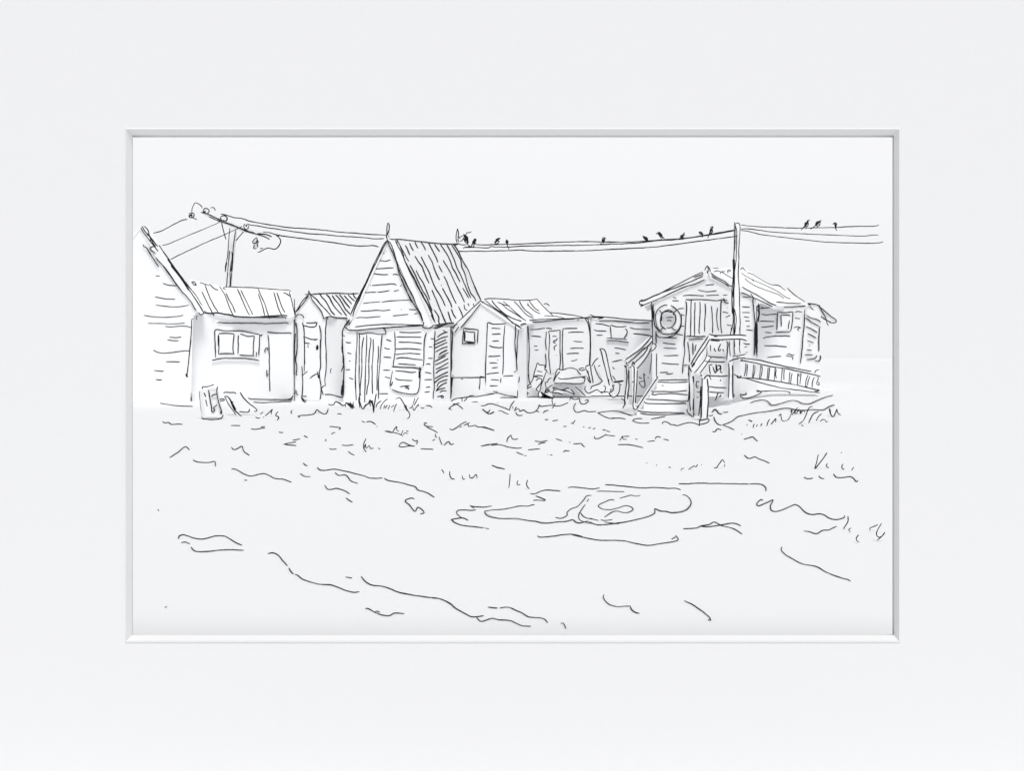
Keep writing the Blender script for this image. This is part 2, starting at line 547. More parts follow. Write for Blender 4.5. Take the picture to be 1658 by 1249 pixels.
w.ink(D0, 'k', "0,262 30,256 60,260; 48,375 108,398; 545,75 655,82; 540,263 635,265; 562,362 640,380; 485,605 610,605")
w.ink(D0, 'm', "330,345 390,348; 305,465 330,460 355,468; 298,628 362,628; 265,715 300,708 330,720; 250,832 300,838 342,852; 245,938 355,938; 265,1050 325,1040; 245,1120 320,1110")
w.ink(D0, 'j', "250,780 252,900 242,1050 235,1249")
w.ink(D0, 'k', "147,0 145,150 138,300 138,450 145,600 150,700")
w.ink(D0, 'm', "395,235 390,400 385,600 378,750 378,850 385,1050 370,1150 372,1215", 2.2, bias=0.05)
DS = plane3(D0.at(703, 650), D0.at(703, 540), P(732, 540, D0.hit(703, 540) + 0.8))
w.poly(DS, "703,654 729,652 729,530 703,534", 0.3)
w.ink(DS, 'm', "430,325 470,290 560,250 578,252; 515,222 560,255; 400,385 470,345 585,308; 375,440 450,405 555,358; 380,490 480,440 575,395; 400,540 480,495 580,458; 450,580 500,545 575,508; 435,618 500,590 590,548; 390,680 460,640 555,592; 395,725 500,680 590,630; 405,790 500,745 590,692; 405,850 450,810 590,755; 395,922 480,875 585,825; 385,990 450,930 520,892 590,878; 425,1040 450,985 510,955 575,935; 415,1105 440,1060 500,1010 570,975; 410,1100 470,1075 545,1055; 465,1120 500,1100 565,1098; 430,1185 510,1165; 480,1195 510,1170 520,1195 490,1205", 2.4)
w.build('wall', root)
DRp = plane3(D1.at(640, 388), D1.at(700, 530), P(742, 395, 36.0))
r_ = MB()
r_.poly(DRp, "639.5,387 700,530 742,524 792,516 778,484 736,393", 0.12)
r_.ink(DRp, 'l', "130,290 160,350 185,410; 180,260 200,305 230,358; 250,245 265,285 288,325; 325,245 360,300 385,352; 425,265 470,350 515,440 540,508; 500,275 530,325 562,368; 570,275 620,350 660,410 700,500 720,560 770,650 818,752; 655,285 700,370 745,470 780,570 830,670 880,790 930,900 955,955; 715,285 770,370 830,480 840,560 880,650 920,800 960,900 1000,950 1022,995; 735,275 790,350 850,480 920,600 980,750 1040,890 1085,990; 250,425 290,490 340,560 380,660 430,770; 330,432 380,540 420,610 470,740 520,850 580,940 635,1058; 420,412 470,510 500,600 540,690 565,728; 550,545 595,628; 605,480 645,545 690,620 750,750 800,850 850,950 875,1010; 615,680 660,770 710,900 770,1028; 598,832 640,910 690,1000 718,1075; 465,855 510,960 560,1080 600,1180 635,1249; 265,605 300,680 350,760 390,850 440,980; 188,540 230,620 280,720 340,850 400,950 440,1050 468,1115; 495,1108 540,1170 555,1210 545,1249; 668,1130 690,1200 710,1249; 708,1098 740,1170 770,1215; 803,1065 830,1120 855,1195; 870,1040 880,1090 895,1110 912,1108; 918,1025 935,1055; 988,1030 995,1055; 855,830 890,890 930,958; 580,793 586,797", bias=0.04)
r_.ink(DRp, 'm', "340,0 370,60 400,110; 435,0 455,50 450,90 465,130; 505,0 530,70 560,120; 595,0 615,60 635,105; 665,0 685,30 705,48", bias=0.04)
r_.ink(DRp, 'l', "0,215 50,213 250,235 450,258 720,275 800,270; 720,275 790,270 850,285 920,280; 750,290 790,280", bias=0.04)
r_.ink(DRp, 'm', "390,155 450,140 560,125 670,115; 430,165 500,150; 400,200 500,160 600,120; 390,225 500,205 650,182 675,195; 400,215 480,195", 2.3, bias=0.05)
r_.poly(D1, "628,387 624,394 573,514 566,522 562,518", 7.6)
r_.build('roof', root)
bb = MB()
DB = D1.shift(-0.02)
bb.poly(DB, "628,388 640,388 699,528 693,531 686,521", 0.018)
bb.poly(DB, "628,388 625,398 573,513 568,510 574,500", 0.018)
bb.ink(DB, 'i', "690,345 640,400 580,520 520,640 450,790 380,950 300,1110 225,1249; 685,355 610,500 540,640 460,800 400,940 330,1090 265,1249; 690,345 720,440 780,570 830,700 860,830 910,950 970,1090 1040,1249; 705,360 740,400 780,510 820,650 870,810 920,900 970,1000 1040,1130 1095,1249; 720,325 770,335 850,330; 805,350 850,450 900,540 960,690 1020,820 1080,930 1140,1050 1200,1160 1249,1249; 830,345 880,440 930,530 960,590 1000,655; 870,430 930,580; 820,350 845,375 810,380; 960,675 1000,770 1070,890")
bb.ink(DB, 'j', "415,0 340,160 250,320 190,450 155,540; 390,40 330,190 260,350 200,500 190,555; 885,0 930,120 1000,260 1080,400 1150,510 1200,620; 920,0 970,100 1050,250 1110,400 1170,520 1195,600; 1190,690 1215,665 1200,640")
bb.ink(DB, 'l', "140,520 190,610 250,720 320,870 390,1000 450,1110 495,1249; 150,540 210,660 240,730; 330,880 400,1030 460,1160 500,1249")
bb.ink(DB, 'm', "185,0 200,40 215,90; 225,115 235,140 215,165 240,190 290,197 330,190 380,145")
bb.build('bargeboard', root)
fc = MB()
DF = D0.shift(-0.05)
fc.poly(DF, "573,529 600,526 690,524 690,528 650,531 564,535", 0.048)
fc.ink(DF, 'j', "222,708 300,700 420,685 600,675 850,672 1050,680 1190,680; 118,755 250,757 420,742 600,728 800,712 1000,700 1190,690; 75,708 120,755; 620,728 650,745 665,780 670,805; 1190,700 1220,725; 130,650 150,665 130,685; 65,700 100,655 145,615", 2.1)
fc.build('fascia', root)
fn = MB()
fn.prism([DB.at(625, 388), DB.at(626, 362), DB.at(630, 362), DB.at(630, 388)], wD * 0.1)
fn.ink(DB, 'i', "685,105 700,100 715,130 710,200 695,250 680,270; 688,110 682,180 680,250 670,285 690,340; 690,250 695,280 710,298")
fn.build('finial', root)
fn = MB()
DK = front(741, 35.8, 0)
fn.poly(DK, "739,393 741,371 743,393", 0.1)
fn.ink(DK, 'o', "245,355 225,450 220,560 235,620; 245,355 265,450 255,570 270,620")
fn.build('finial', root)
dr = MB()
DD = D0.shift(-0.02)
dr.poly(DD, "579,541 618,542 612,650 580,652", 0.0235)
dr.ink(DD, 'j', "270,800 280,820 282,1000 280,1249; 270,805 340,810 400,795 500,805 560,815 670,815; 345,855 325,1000 320,1249; 388,822 390,950 375,1249; 435,870 450,880 445,950 425,1100 420,1249; 485,885 485,1000 472,1249; 558,985 560,1100 548,1249; 610,825 600,950 585,1150 580,1249")
dr.ink(DD, 'k', "190,180 190,400 200,600 185,700 205,810; 232,180 230,250 215,420 205,600 215,630; 287,180 280,400 275,560 272,730; 332,180 330,420 310,520 300,620; 380,180 380,450 385,605; 460,180 450,400 450,555; 490,180 470,450 470,560 470,680; 195,600 200,700")
dr.build('door', root)
pn = MB()
DP = D0.shift(-0.02)
pn.poly(DP, "639,536 687,536 686,594 637,594", 0.018)
pn.ink(DP, 'j', "795,778 800,900 798,1080 790,1150 775,1249; 862,785 1000,792 1180,785; 818,852 950,855 1180,858; 850,928 960,930 1050,935 1190,950; 810,1030 1000,1025 1180,1040; 800,1108 1000,1092 1165,1103; 812,1170 890,1155 1050,1172 1200,1187; 845,1243 950,1249 1095,1260")
pn.ink(DP, 'k', "690,150 685,200 700,260")
pn.ink(DP, 'm', "272,258 245,350 235,500 235,640 228,735; 215,730 230,735")
pn.build('shutter', root)
pn = MB()
DQ = D0.shift(-0.04)
pn.poly(DQ, "634,594 680,597 682,600 680,625 675,638 655,638 634,631 632,625", 0.018)
pn.ink(DQ, 'k', "675,275 655,380 640,490 650,490 675,430; 660,215 800,225 1000,235 1090,255; 715,272 850,285 950,297 1015,288; 715,380 750,402 850,410 960,415; 1055,230 1090,250 1075,270 1070,420 1055,530 1030,595 980,612 880,605 760,580 665,545; 1060,260 1055,380; 1075,270 1060,380; 780,505 850,495 920,490; 850,525 890,530 915,520 900,548; 855,500 900,515")
pn.build('hatch', root)

# ------------------------------------------------------------------ small gabled hut in the middle
E0 = front(785, 31.6, 6)
E1 = E0.shift(-0.025)
wE = wdir(6)
ES = plane3(E0.at(838, 648), E0.at(838, 540), P(853, 540, E0.hit(838, 540) + 0.4))
root = thing('small_gabled_hut', 'small plain gabled hut with a little square window, right of the steep-roofed hut', 'hut', E0.at(785, 646) * np.array([1, 1, 0]))
w = MB()
w.poly(E0, "731,650 838,648 838,530 779,491 731,540", 4.6)
w.poly(ES, "838,648 853,648 853,524 838,530", 0.6)
w.ink(E0, 'm', "610,200 615,300 605,450 598,600 600,750 605,860; 618,200 605,480 605,650; 630,205 612,320; 650,240 645,400 635,600 640,700 630,815; 595,865 590,880 630,905 655,910; 655,870 655,900; 640,910 620,1000 610,1050 625,1130 620,1180; 650,910 635,1040 625,1180; 630,920 630,1140", 2.2, bias=0.06)
w.ink(E0, 'm', "650,910 800,905 950,908 1040,905 1140,905; 770,922 800,932; 1045,890 1100,900; 1045,900 1045,980 1035,1080; 1130,900 1132,1030; 1132,1075 1138,1078")
w.ink(E0, 'n', "285,1178 330,1175; 400,1180 560,1168 710,1160; 240,1187 400,1180")
w.ink(E0, 'n', "738,525 740,620 732,740 745,900 758,1100; 778,580 765,700 758,850 752,980; 720,1115 745,1105; 755,1000 760,1090; 788,1172 780,1249", bias=0.05)
w.ink(E0, 'm', "410,1249 500,1215 600,1190 620,1180; 520,1245 570,1220; 530,1249 600,1200; 630,1249 670,1220 780,1200 900,1185 1000,1180 1100,1165 1249,1140; 785,1200 785,1249; 815,1249 860,1200 900,1170 960,1165; 840,1230 870,1185", bias=0.15)
w.ink(E0, 'px', "790,639 805,637 818,640 838,643; 838,643 838,632; 810,644 838,644", bias=0.15)
w.build('wall', root)
ERp = plane3(E1.at(779, 487), E1.at(846, 532), P(868, 484, 36.0))
r_ = MB()
r_.poly(ERp, "782,484 779,486.8 846,532 851,525 905,521 869,484", 0.08)
r_.ink(ERp, 'n', "345,190 420,183 560,190 700,200 800,205 900,205 1010,190; 1010,190 1060,250 1120,315 1170,360 1200,390; 440,200 470,250 550,330 620,390 700,430 770,455 815,470; 510,228 560,250 640,320 740,380 800,420 870,465; 585,222 660,285 740,360 820,430; 540,235 600,265 665,275; 720,222 780,280 840,350 900,405 965,435; 790,210 810,260 860,330 910,370 960,408; 910,210 950,270 1000,320 1040,340; 895,240 900,265 940,310 1000,355 1050,375; 885,265 900,268; 770,455 815,470", bias=0.04)
r_.poly(E1, "779,486 781,491 737,541 732,538", 4.8)
r_.build('roof', root)
bb = MB()
EB = E1.shift(-0.02)
bb.poly(EB, "779,487 845,531 840,534 779,493 736,541 733,534", 0.018)
bb.ink(EB, 'n', "300,210 200,300 80,415 0,490; 300,245 200,370 100,490 45,555; 0,570 25,540; 305,215 360,250 450,300 560,375 650,445 720,500 815,560; 350,200 420,260 500,320 580,370 650,440 700,492; 690,490 720,500 800,545; 300,210 325,238; 800,520 830,535; 800,515 880,505; 810,510 870,495")
bb.ink(EB, 'm', "650,185 720,110; 680,258 740,170")
bb.build('bargeboard', root)
wn = MB()
EW = E0.shift(-0.025)
wn.poly(EW, "750,532 774,534 773,556 749,557", 0.0235)
wn.ink(EW, 'm', "808,195 900,205 1022,215; 808,200 800,300 795,410; 1018,220 1010,320 1008,408; 780,418 850,412 960,415", 2.2)
wo_ = wn.build('window', root)
pn = MB()
pn.poly(E0.shift(-0.035), "752,536 769,538 769,556 752,553", 0.009)
pn.ink(E0.shift(-0.037), 'm', "822,230 900,248 975,248; 825,245 828,330 825,385; 970,255 965,330 975,400; 830,385 900,400 970,418; 835,380 980,400; 815,235 818,385")
pn.build('pane', wo_)
dr = MB()
EDp = E0.shift(-0.02)
dr.poly(EDp, "789,523 818,524 814,636 786,637", 0.018)
dr.ink(EDp, 'n', "385,490 378,650 370,850 360,1050 362,1249; 385,490 410,490 450,505 520,507 620,498; 605,520 595,620 585,800 585,1000 578,1145; 435,560 550,562; 440,636 550,632; 515,625 550,635; 448,722 528,720; 405,778 450,795 520,805 575,800; 395,918 480,915 550,908; 410,998 510,1000; 440,1062 515,1055; 370,1140 450,1130 530,1122; 510,958 520,965; 428,1210 530,1217; 555,1190 550,1249")
dr.ink(EDp, 'px', "793,625 806,625; 798,634 806,635")
dr.build('door', root)

# ------------------------------------------------------------------ two low sheds behind the heap
F0 = front(900, 32.9, 0)
root = thing('flat_roofed_shed', 'low flat-roofed plank shed with a narrow door, behind the upturned dinghy', 'shed', (F0.at(905, 640)[0], 32.9, 0))
w = MB()
w.poly(F0, "854,642 957,642 956,517 854,522", 4.0)
w.ink(F0, 'p', "125,275 135,400 150,600 148,800 140,950 150,1160; 135,1040 155,1160; 170,390 270,385 380,370; 395,370 480,380; 180,485 250,488 322,495; 218,630 270,630; 232,685 260,690 280,682; 637,380 632,500 628,700 635,850 635,975; 637,378 720,375 845,375; 715,435 820,425 940,428; 785,562 850,568 915,567; 742,662 850,660 938,660; 690,745 750,735 870,735; 755,840 790,842 845,820; 950,225 990,280 1015,380 1030,500 1030,650 1022,850 1020,980; 1000,245 1020,330 1035,480 1038,640 1030,800 1025,1000; 1015,900 1010,1000 1030,1060")
w.build('wall', root)
r_ = MB()
F1 = F0.shift(-0.025)
r_.poly(F1, "851,519 946,515 946,518 860,522", 4.4)
FRp = plane3(F1.at(855, 519), F1.at(946, 516), P(872, 506, 36.4))
r_.poly(FRp, "851,519 946,515 900,508 868,505", 0.05)
r_.ink(FRp, 'p', "300,145 380,150 460,148 600,160 750,178 860,198 950,222; 340,195 440,195 560,205 660,228; 290,130 350,190; 240,160 280,150 330,148; 245,165 265,190 290,175 330,185; 460,150 490,190", bias=0.06)
r_.ink(F1, 'p', "100,262 300,245 500,238 700,232 900,225 1000,215; 168,285 350,275 520,255 700,240 950,225; 840,265 870,240; 25,320 80,305 120,310; 60,315 100,295", bias=0.06)
r_.ink(F1, 'n', "1095,255 1120,245 1145,255 1168,278", bias=0.0)
r_.build('roof', root)
dr = MB()
FD = F0.shift(-0.02)
dr.poly(FD, "885,537 907,534 907,600 891,606 884,600", 0.018)
dr.ink(FD, 'p', "400,420 395,500 385,560 395,640 400,690; 385,740 395,850 388,985; 375,900 380,985; 440,440 445,560 435,700 438,850 450,960 458,1028; 420,440 440,415 500,410 560,405 595,395; 597,395 595,550 595,700 602,830 590,960; 485,490 515,485 545,492; 560,515 540,545 500,560 500,575 530,588; 550,615 510,645 518,690; 538,762 546,766")
dr.build('door', root)

Q0 = front(1005, 33.1, 0)
root = thing('lean_to_shed', 'low plank lean-to shed with one small window, left of the lifebuoy', 'shed', (Q0.at(1005, 640)[0], 33.1, 0))
w = MB()
w.poly(Q0, "957,641 1064,641 1064,520 957,514", 4.0)
w.ink(Q0, 'q', "395,305 440,308 520,322 600,342; 375,392 410,408 550,412; 410,472 498,472; 890,362 960,378 1080,388 1185,392; 940,448 1050,460 1140,472 1210,488; 665,655 740,665 835,685; 680,732 740,737; 638,858 780,828; 640,935 670,965; 435,920 462,908; 1160,295 1178,292")
w.build('wall', root)
r_ = MB()
Q1 = Q0.shift(-0.025)
r_.poly(Q1, "955,511 978,513 1064,519 1064,524 970,519 955,516", 4.4)
r_.ink(Q1, 'q', "310,180 330,182 370,200 510,208 700,225 900,248 1080,255 1220,265; 445,262 580,262 800,275 1000,292 1175,295; 430,235 510,218; 250,215 400,215 510,208; 240,225 340,248; 470,215 510,225")
r_.build('roof', root)
wn = MB()
QW = Q0.shift(-0.025)
wn.poly(QW, "988,527 1014,529 1015,538 1010,549 989,549", 0.0235)
wn.ink(QW, 'q', "612,325 680,345 750,350 840,345; 608,345 618,430 620,525; 825,375 850,410 845,460 805,515; 800,538 845,540")
wo_ = wn.build('window', root)
sl = MB()
sl.poly(Q0.shift(-0.06), "982,547 1014,550 1018,555 983,552", 0.057)
sl.ink(Q0.shift(-0.06), 'q', "555,512 650,520 780,528 850,538; 565,550 650,548 760,560 880,580")
sl.build('sill', wo_)

# ------------------------------------------------------------------ raised hut on the right
G0 = front(1147, 27.5, 8)
G1 = G0.shift(-0.03)
wG = wdir(8)
root = thing('raised_hut', 'raised wooden hut with a lifebuoy on its gable front, at the right', 'hut', G0.at(1147, 660) * np.array([1, 1, 0]))
w = MB()
w.poly(G0, "1056,663 1225,663 1224,483 1147,443 1056,489", 6.0)
w.ink(G0, 's', "1095,375 1130,370 1215,367; 980,442 1060,462 1140,465 1249,455; 765,525 850,518 960,522 1070,525; 1100,522 1180,519 1249,515; 620,548 670,560; 610,597 705,600; 690,722 720,712 780,710; 735,800 785,808; 740,970 790,962; 665,1085 720,1090 765,1098; 485,1137 590,1135 675,1140; 475,1208 560,1220 660,1230; 525,842 630,838; 530,888 570,882 600,892", 1.75)
w.ink(G0, 'v', "25,378 60,370 145,365; 120,460 180,455; 150,517 215,515; 275,515 335,517; 270,760 350,778; 312,840 380,805; 330,948 410,957; 555,545 700,545; 670,495 690,525; 552,685 662,695; 550,768 665,768; 575,830 650,840; 595,890 658,892; 612,968 660,968; 610,1018 705,1028; 570,1210 610,1225 660,1225; 332,700 338,702", 1.75)
w.ink(G0, 't', "610,128 690,140 780,148; 618,195 700,203 795,205; 622,300 720,300 820,298; 595,402 700,412 828,418; 570,530 680,525; 650,548 700,548 745,538; 460,265 450,400 432,545; 527,270 525,400 525,590; 470,0 470,150; 515,0 520,140", 1.75)
w.ink(G0, 'u', "890,200 915,210 970,212; 900,252 935,245; 915,322 940,318", 1.75)
w.ink(G0, 's', "305,640 315,760 320,900 325,1100 325,1230; 335,650 335,800 350,900; 345,740 345,850; 318,625 305,655; 330,660 318,900; 375,1040 380,1210", 2.1, bias=0.05)
w.ink(G0, 'v', "675,495 710,560 705,600 715,700 730,850 745,950 750,1249; 780,635 800,790; 770,720 790,780 765,900 750,1000 755,1249; 700,590 710,610; 735,900 745,1000; 740,950 740,1249", bias=0.05)
w.ink(G0, 'w', "45,560 50,750 45,990; 15,620 15,800 10,980; 15,600 35,620 40,900; 25,850 45,990; 28,620 50,740", bias=0.05)
w.build('wall', root)
GRp = plane3(G1.at(1147, 439), G1.at(1257, 496), P(1202, 434, 33.5))
r_ = MB()
r_.poly(GRp, "1147,438.5 1257,495.6 1316,497 1262,464 1248,461 1204,433 1170,434", 0.10)
r_.ink(GRp, 'v', "250,180 300,215 420,285; 540,195 580,230 680,285 720,320; 680,285 800,340 1050,460 1200,560 1249,570; 590,280 660,340 780,405 900,450 1080,515 1150,565; 1075,515 1150,560; 525,150 560,120 580,150 605,172; 625,195 700,218 800,280 950,362 1090,385 1130,420 1175,450; 138,127 210,130; 145,180 190,165 230,180 300,175; 240,180 240,210; 345,200 340,160 370,150 380,165 345,180", bias=0.05)
r_.ink(GRp, 'w', "430,130 500,200 580,260 680,325", bias=0.05)
r_.poly(G1, "1148,438 1146,444 1042,492 1038,488", 6.4)
r_.build('roof', root)
bb = MB()
GB = G1.shift(-0.02)
bb.poly(GB, "1147,438 1145,452 1040,498 1036,494 1036,488", 0.018)
bb.poly(GB, "1148,438 1258,495 1250,498 1149,450", 0.018)
bb.ink(GB, 's', "1045,185 900,250 720,345 560,425 430,495 330,535 200,600 150,605; 920,262 1060,210; 1055,242 900,310 700,395 560,445 400,505 300,550 195,595; 1080,295 950,350 760,410 600,485 430,565 300,620 200,660 150,690; 370,595 385,600; 190,580 150,598 135,615 145,655 185,665; 150,605 195,600; 145,650 195,655; 1080,160 1115,90 1130,150 1115,200; 1115,90 1150,130 1165,180; 1130,200 1110,170; 1140,120 1160,170; 1035,180 1050,205")
bb.ink(GB, 'v', "100,195 150,240 220,280 300,320 360,370 425,405; 108,240 180,290 300,350 360,395; 550,395 600,430 700,480 800,535 900,600 970,640 1045,668; 535,480 600,500 700,550 850,615 960,670 990,685")
bb.build('bargeboard', root)
dr = MB()
GD = G0.shift(-0.02)
dr.poly(GD, "1111,486 1168,486 1169,545 1110,545", 0.018)
dr.ink(GD, 's', "805,582 900,585 1000,582 1100,586 1249,598; 805,610 818,640 810,850 800,1000 790,1130 780,1249; 885,575 880,700 880,850 875,1105; 940,620 935,800 932,1110; 1008,615 1015,750 1005,900 1000,1060 1010,1078; 1085,640 1090,750 1080,900 1078,1048; 1178,675 1188,800 1195,950 1195,1065; 815,1105 950,1115 1090,1112; 845,1162 1058,1150")
dr.ink(GD, 'v', "180,598 280,585 335,598; 285,560 290,600 310,625 355,632; 245,600 240,780 240,950 255,1072; 195,700 182,800 185,900 210,1030; 250,600 260,620; 320,590 338,598")
dr.ink(GD, 't', "912,0 900,150 905,250 890,350 880,450 875,535; 945,115 960,220 970,320 970,400; 1012,130 1015,200 1018,288; 1060,150 1045,200 1045,238; 885,437 945,425")
dr.build('door', root)
# side wing
W0 = front(1228, 28.5, 8)
w = MB()
w.poly(W0, "1222,663 1303,663 1303,497 1226,499", 5.4)
w.ink(W0, 'w', "105,458 150,470 200,465 295,458; 80,548 265,552; 98,625 160,620 255,610; 150,690 230,697; 120,765 200,745 380,735 465,740; 135,860 260,860 420,872; 175,1008 240,998 350,992; 410,985 450,992 500,1005 490,1035; 425,970 450,962 490,978 515,975; 525,433 560,425 615,432; 525,508 590,518; 510,632 545,618 600,630; 600,630 555,645 575,668; 60,320 75,450 62,560", 1.8)
w.ink(W0, 'w', "648,400 645,550 625,750 610,950 592,1085", bias=0.06)
WS = plane3(W0.at(1303, 500), W0.at(1303, 600), P(1330, 600, W0.hit(1303, 600) + 0.6))
w.poly(WS, "1303,498 1329,506 1328,600 1326,655 1303,655", 2.5)
w.ink(WS, 'w', "665,472 740,512 820,535 852,562; 652,512 680,518 730,560 830,612; 662,615 740,650 810,692; 690,705 798,762; 685,795 765,822; 705,855 718,860; 675,912 738,917; 650,975 750,975; 675,1035 740,1030 790,1010 808,980; 845,980 852,1010 830,1055 780,1048; 838,620 830,750 828,930; 838,620 850,620", 1.8, bias=0.05)
w.build('wing_wall', root)
r_ = MB()
W1 = W0.shift(-0.03)
r_.poly(W1, "1232,492 1306,489 1309,495 1230,500", 5.6)
r_.ink(W1, 'w', "235,318 300,308 420,318 600,325; 75,392 130,385 230,372 300,370 450,368 600,360 655,355; 95,365 130,390; 600,362 660,355; 215,330 290,350", bias=0.12)
WV = front(1330, 29.0, 8)
r_.poly(WV, "1307,490 1328,493 1354,518 1353,522 1345,523 1310,497", 0.3)
r_.ink(WV, 'w', "680,325 720,345; 690,322 780,335 845,355; 700,330 725,345; 710,360 770,420 850,490 980,570; 820,355 900,420 980,490 1040,530 1050,550 1030,570 970,570; 830,360 870,430 910,500 930,575 948,605; 960,550 985,575", bias=0.03)
r_.build('wing_roof', root)
wn = MB()
WW = W0.shift(-0.025)
wn.poly(WW, "1259,505 1283,505 1280,536 1258,536", 0.023)
wn.ink(WW, 'w', "305,432 380,440 430,438 495,428; 305,435 300,550 298,660; 497,428 492,550 470,672; 278,692 360,690 450,685; 450,685 465,672")
wo_ = wn.build('window', root)
pn = MB()
pn.poly(W0.shift(-0.035), "1264,510 1279,510 1277,534 1264,534", 0.009)
pn.ink(W0.shift(-0.037), 'w', "348,475 350,615; 350,470 458,470; 455,540 445,600 440,650; 455,478 460,488")
pn.build('pane', wo_)

# lifebuoy hanging on the gable
LB = G0.shift(-0.14)
lc = LB.at(1082.5, 518.5)
root = thing('lifebuoy', 'round white lifebuoy with four rope bands, hung on the raised hut beside its door', 'lifebuoy', lc)
tb = MB()
NA, NB = 40, 12
vv, ff = [], []
rr = 4.5 * 27.7 / F
for i in range(NA):
    a = 2 * math.pi * i / NA
    c = LB.at(1082.5 + 16.4 * math.cos(a), 518.5 - 19.2 * math.sin(a))
    out = c - lc
    out /= np.linalg.norm(out)
    for j in range(NB):
        b = 2 * math.pi * j / NB
        vv.append(c + out * rr * math.cos(b) * 1.0 - wG * rr * math.sin(b) * 0.8)
for i in range(NA):
    for j in range(NB):
        ff.append((i * NB + j, i * NB + (j + 1) % NB, ((i + 1) % NA) * NB + (j + 1) % NB, ((i + 1) % NA) * NB + j))
tb.add(vv, ff)
LF = LB.shift(-0.045)
tb.ink(LF, 's', "540,675 520,660 450,685 400,730 370,800 375,920 400,1000 440,1045; 590,665 650,705 710,770 740,850 735,950 700,1020 640,1070 560,1088 480,1080 420,1045 390,1020; 745,780 745,880 735,970 690,1050 620,1110 550,1130; 350,900 360,960 390,1000 460,1048; 370,1060 390,1100 420,1125 540,1125 630,1100; 620,770 590,745 540,740 480,770 450,830 440,900 455,960 500,1000 525,1012; 530,985 550,995 600,980 640,935 662,870 650,810 620,770; 480,770 540,755 610,770; 460,780 455,890; 440,850 450,890; 620,770 630,810", 2.1, bias=0.03)
tb.build('ring', root)
for st in ("425,735 465,785", "670,735 625,780", "445,1020 490,980", "600,985 640,1020 665,1020"):
    q = MB()
    q.ink(LF, 's', st, 2.4, bias=0.045)
    q.build('rope_band', root)

# ------------------------------------------------------------------ porch: deck, skirt boards, posts, rail
root = thing('porch', 'boarded porch with a top rail, between the steps and the ramp of the raised hut', 'porch', P(1165, HY, 26.4) * np.array([1, 1, 0]))
R0 = front(1165, 26.1, 0)
q = MB()
q.poly(front(1165, 26.3, 0), "1117,614 1186,614 1186,622 1117,622", 1.0)
q.build('deck', root)
q = MB()
RS = front(1165, 26.2, 0)
q.poly(RS, "1145,577 1180,578 1180,644 1145,642", 0.06)
q.ink(RS, 'u', "430,368 500,375 580,382 670,382; 405,430 540,440 655,442; 450,485 495,470; 455,490 465,570 472,595; 500,500 530,575 540,580 540,465; 545,470 560,550; 560,490 590,485 605,500 580,530 565,540; 580,480 605,515 600,570 625,575; 565,540 555,560; 420,610 460,612 600,620 705,612; 600,660 595,685; 450,752 540,762 670,765; 455,818 540,825 640,832; 570,825 550,880 532,930; 575,870 590,882 605,862 600,850")
q.build('skirt_boards', root)
q = MB()
RQ = front(1165, 26.25, 0)
q.poly(RQ, "1146,552 1179,552 1178,577 1145,577", 0.04)
q.ink(RQ, 'u', "470,225 475,305; 520,262 520,285 540,310; 600,210 580,260 570,290 590,300 600,275; 625,275 640,305")
q.build('upper_panel', root)
q = MB()
RT = front(1165, 25.9, 0)
q.poly(RT, "1148,542 1160,543.5 1208,542 1209,550 1160,551.5 1147,549", 0.10)
q.ink(RT, 'u', "455,85 500,100 600,105 760,97 860,98 925,105; 515,120 560,112; 430,150 480,165 580,175; 465,150 600,158 760,152 880,155 930,172; 495,150 520,170 590,172; 615,170 625,175", 2.1)
q.build('handrail', root)
q = MB()
q.poly(RT.shift(0.12), "1177,553 1181,553 1182,583 1177,583", 0.1)
q.ink(RT.shift(0.12), 'u', "670,180 690,195 685,300 678,415; 715,175 715,280 722,368", 2.1)
q.build('post', root)
q = MB()
q.poly(RT.shift(0.05), "1180,588 1186,591 1187,646 1180,646", 0.12)
q.ink(RT.shift(0.05), 'u', "702,450 708,600 705,750 700,895; 750,478 752,600 750,750 755,895; 755,895 775,860 755,845; 708,435 760,410 850,395 915,390; 745,368 850,355 915,342", 2.2)
q.build('post', root)

# ------------------------------------------------------------------ entrance steps
root = thing('entrance_steps', 'wooden steps with plank handrails leading up to the raised hut', 'steps', P(1075, HY, 25.0) * np.array([1, 1, 0]))
for Y, poly, st in ((26.3, "1063,615 1115,614 1115,633 1063,633", "548,632 700,628 950,625; 530,655 700,662 850,660 945,652; 595,705 620,705; 540,762 600,768; 715,760 745,760"),
                    (25.7, "1052,633 1114,632 1114,647 1052,647", "435,772 470,782 600,785 760,788 940,770; 490,805 462,815 470,830 560,822 700,812 850,822 945,832"),
                    (25.1, "1043,646 1113,648 1113,668 1042,667", "378,888 500,893 700,905 860,917 945,915; 355,920 380,940 500,950 700,950 915,945; 915,960 920,940"),
                    (24.6, "1031,665 1108,668 1108,674 1031,673", "260,1040 350,1060 600,1068 880,1070; 305,1080 400,1095 600,1100 900,1085; 880,1070 905,1088")):
    q = MB()
    pl = front(1075, Y, 0)
    q.poly(pl, poly, 0.62)
    q.ink(pl, 't', st)
    q.build('tread', root)
q = MB()
LS = plane3(P(1064, 611, 26.2), P(1030, 664, 24.5), P(1064, 640, 26.2))
q.poly(LS, "1065,611 1030,663 1030,668 1034,667 1066,617", 0.05)
q.ink(LS, 't', "545,590 480,680 400,800 320,920 255,1025; 525,590 545,590; 240,970 260,985 290,980; 285,985 255,1020", bias=0.06)
q.ink(LS, 't', "350,540 375,570; 350,540 360,620 370,700 350,735 320,710 295,660 345,645 360,650; 285,590 330,610; 405,590 420,605", bias=0.06)
q.build('stringer', root)
q = MB()
LR = plane3(P(1056, 545, 26.9), P(1012, 583, 24.6), P(1014, 592, 24.6))
q.poly(LR, "1055,545 1056,552 1017,590 1012,583", 0.06)
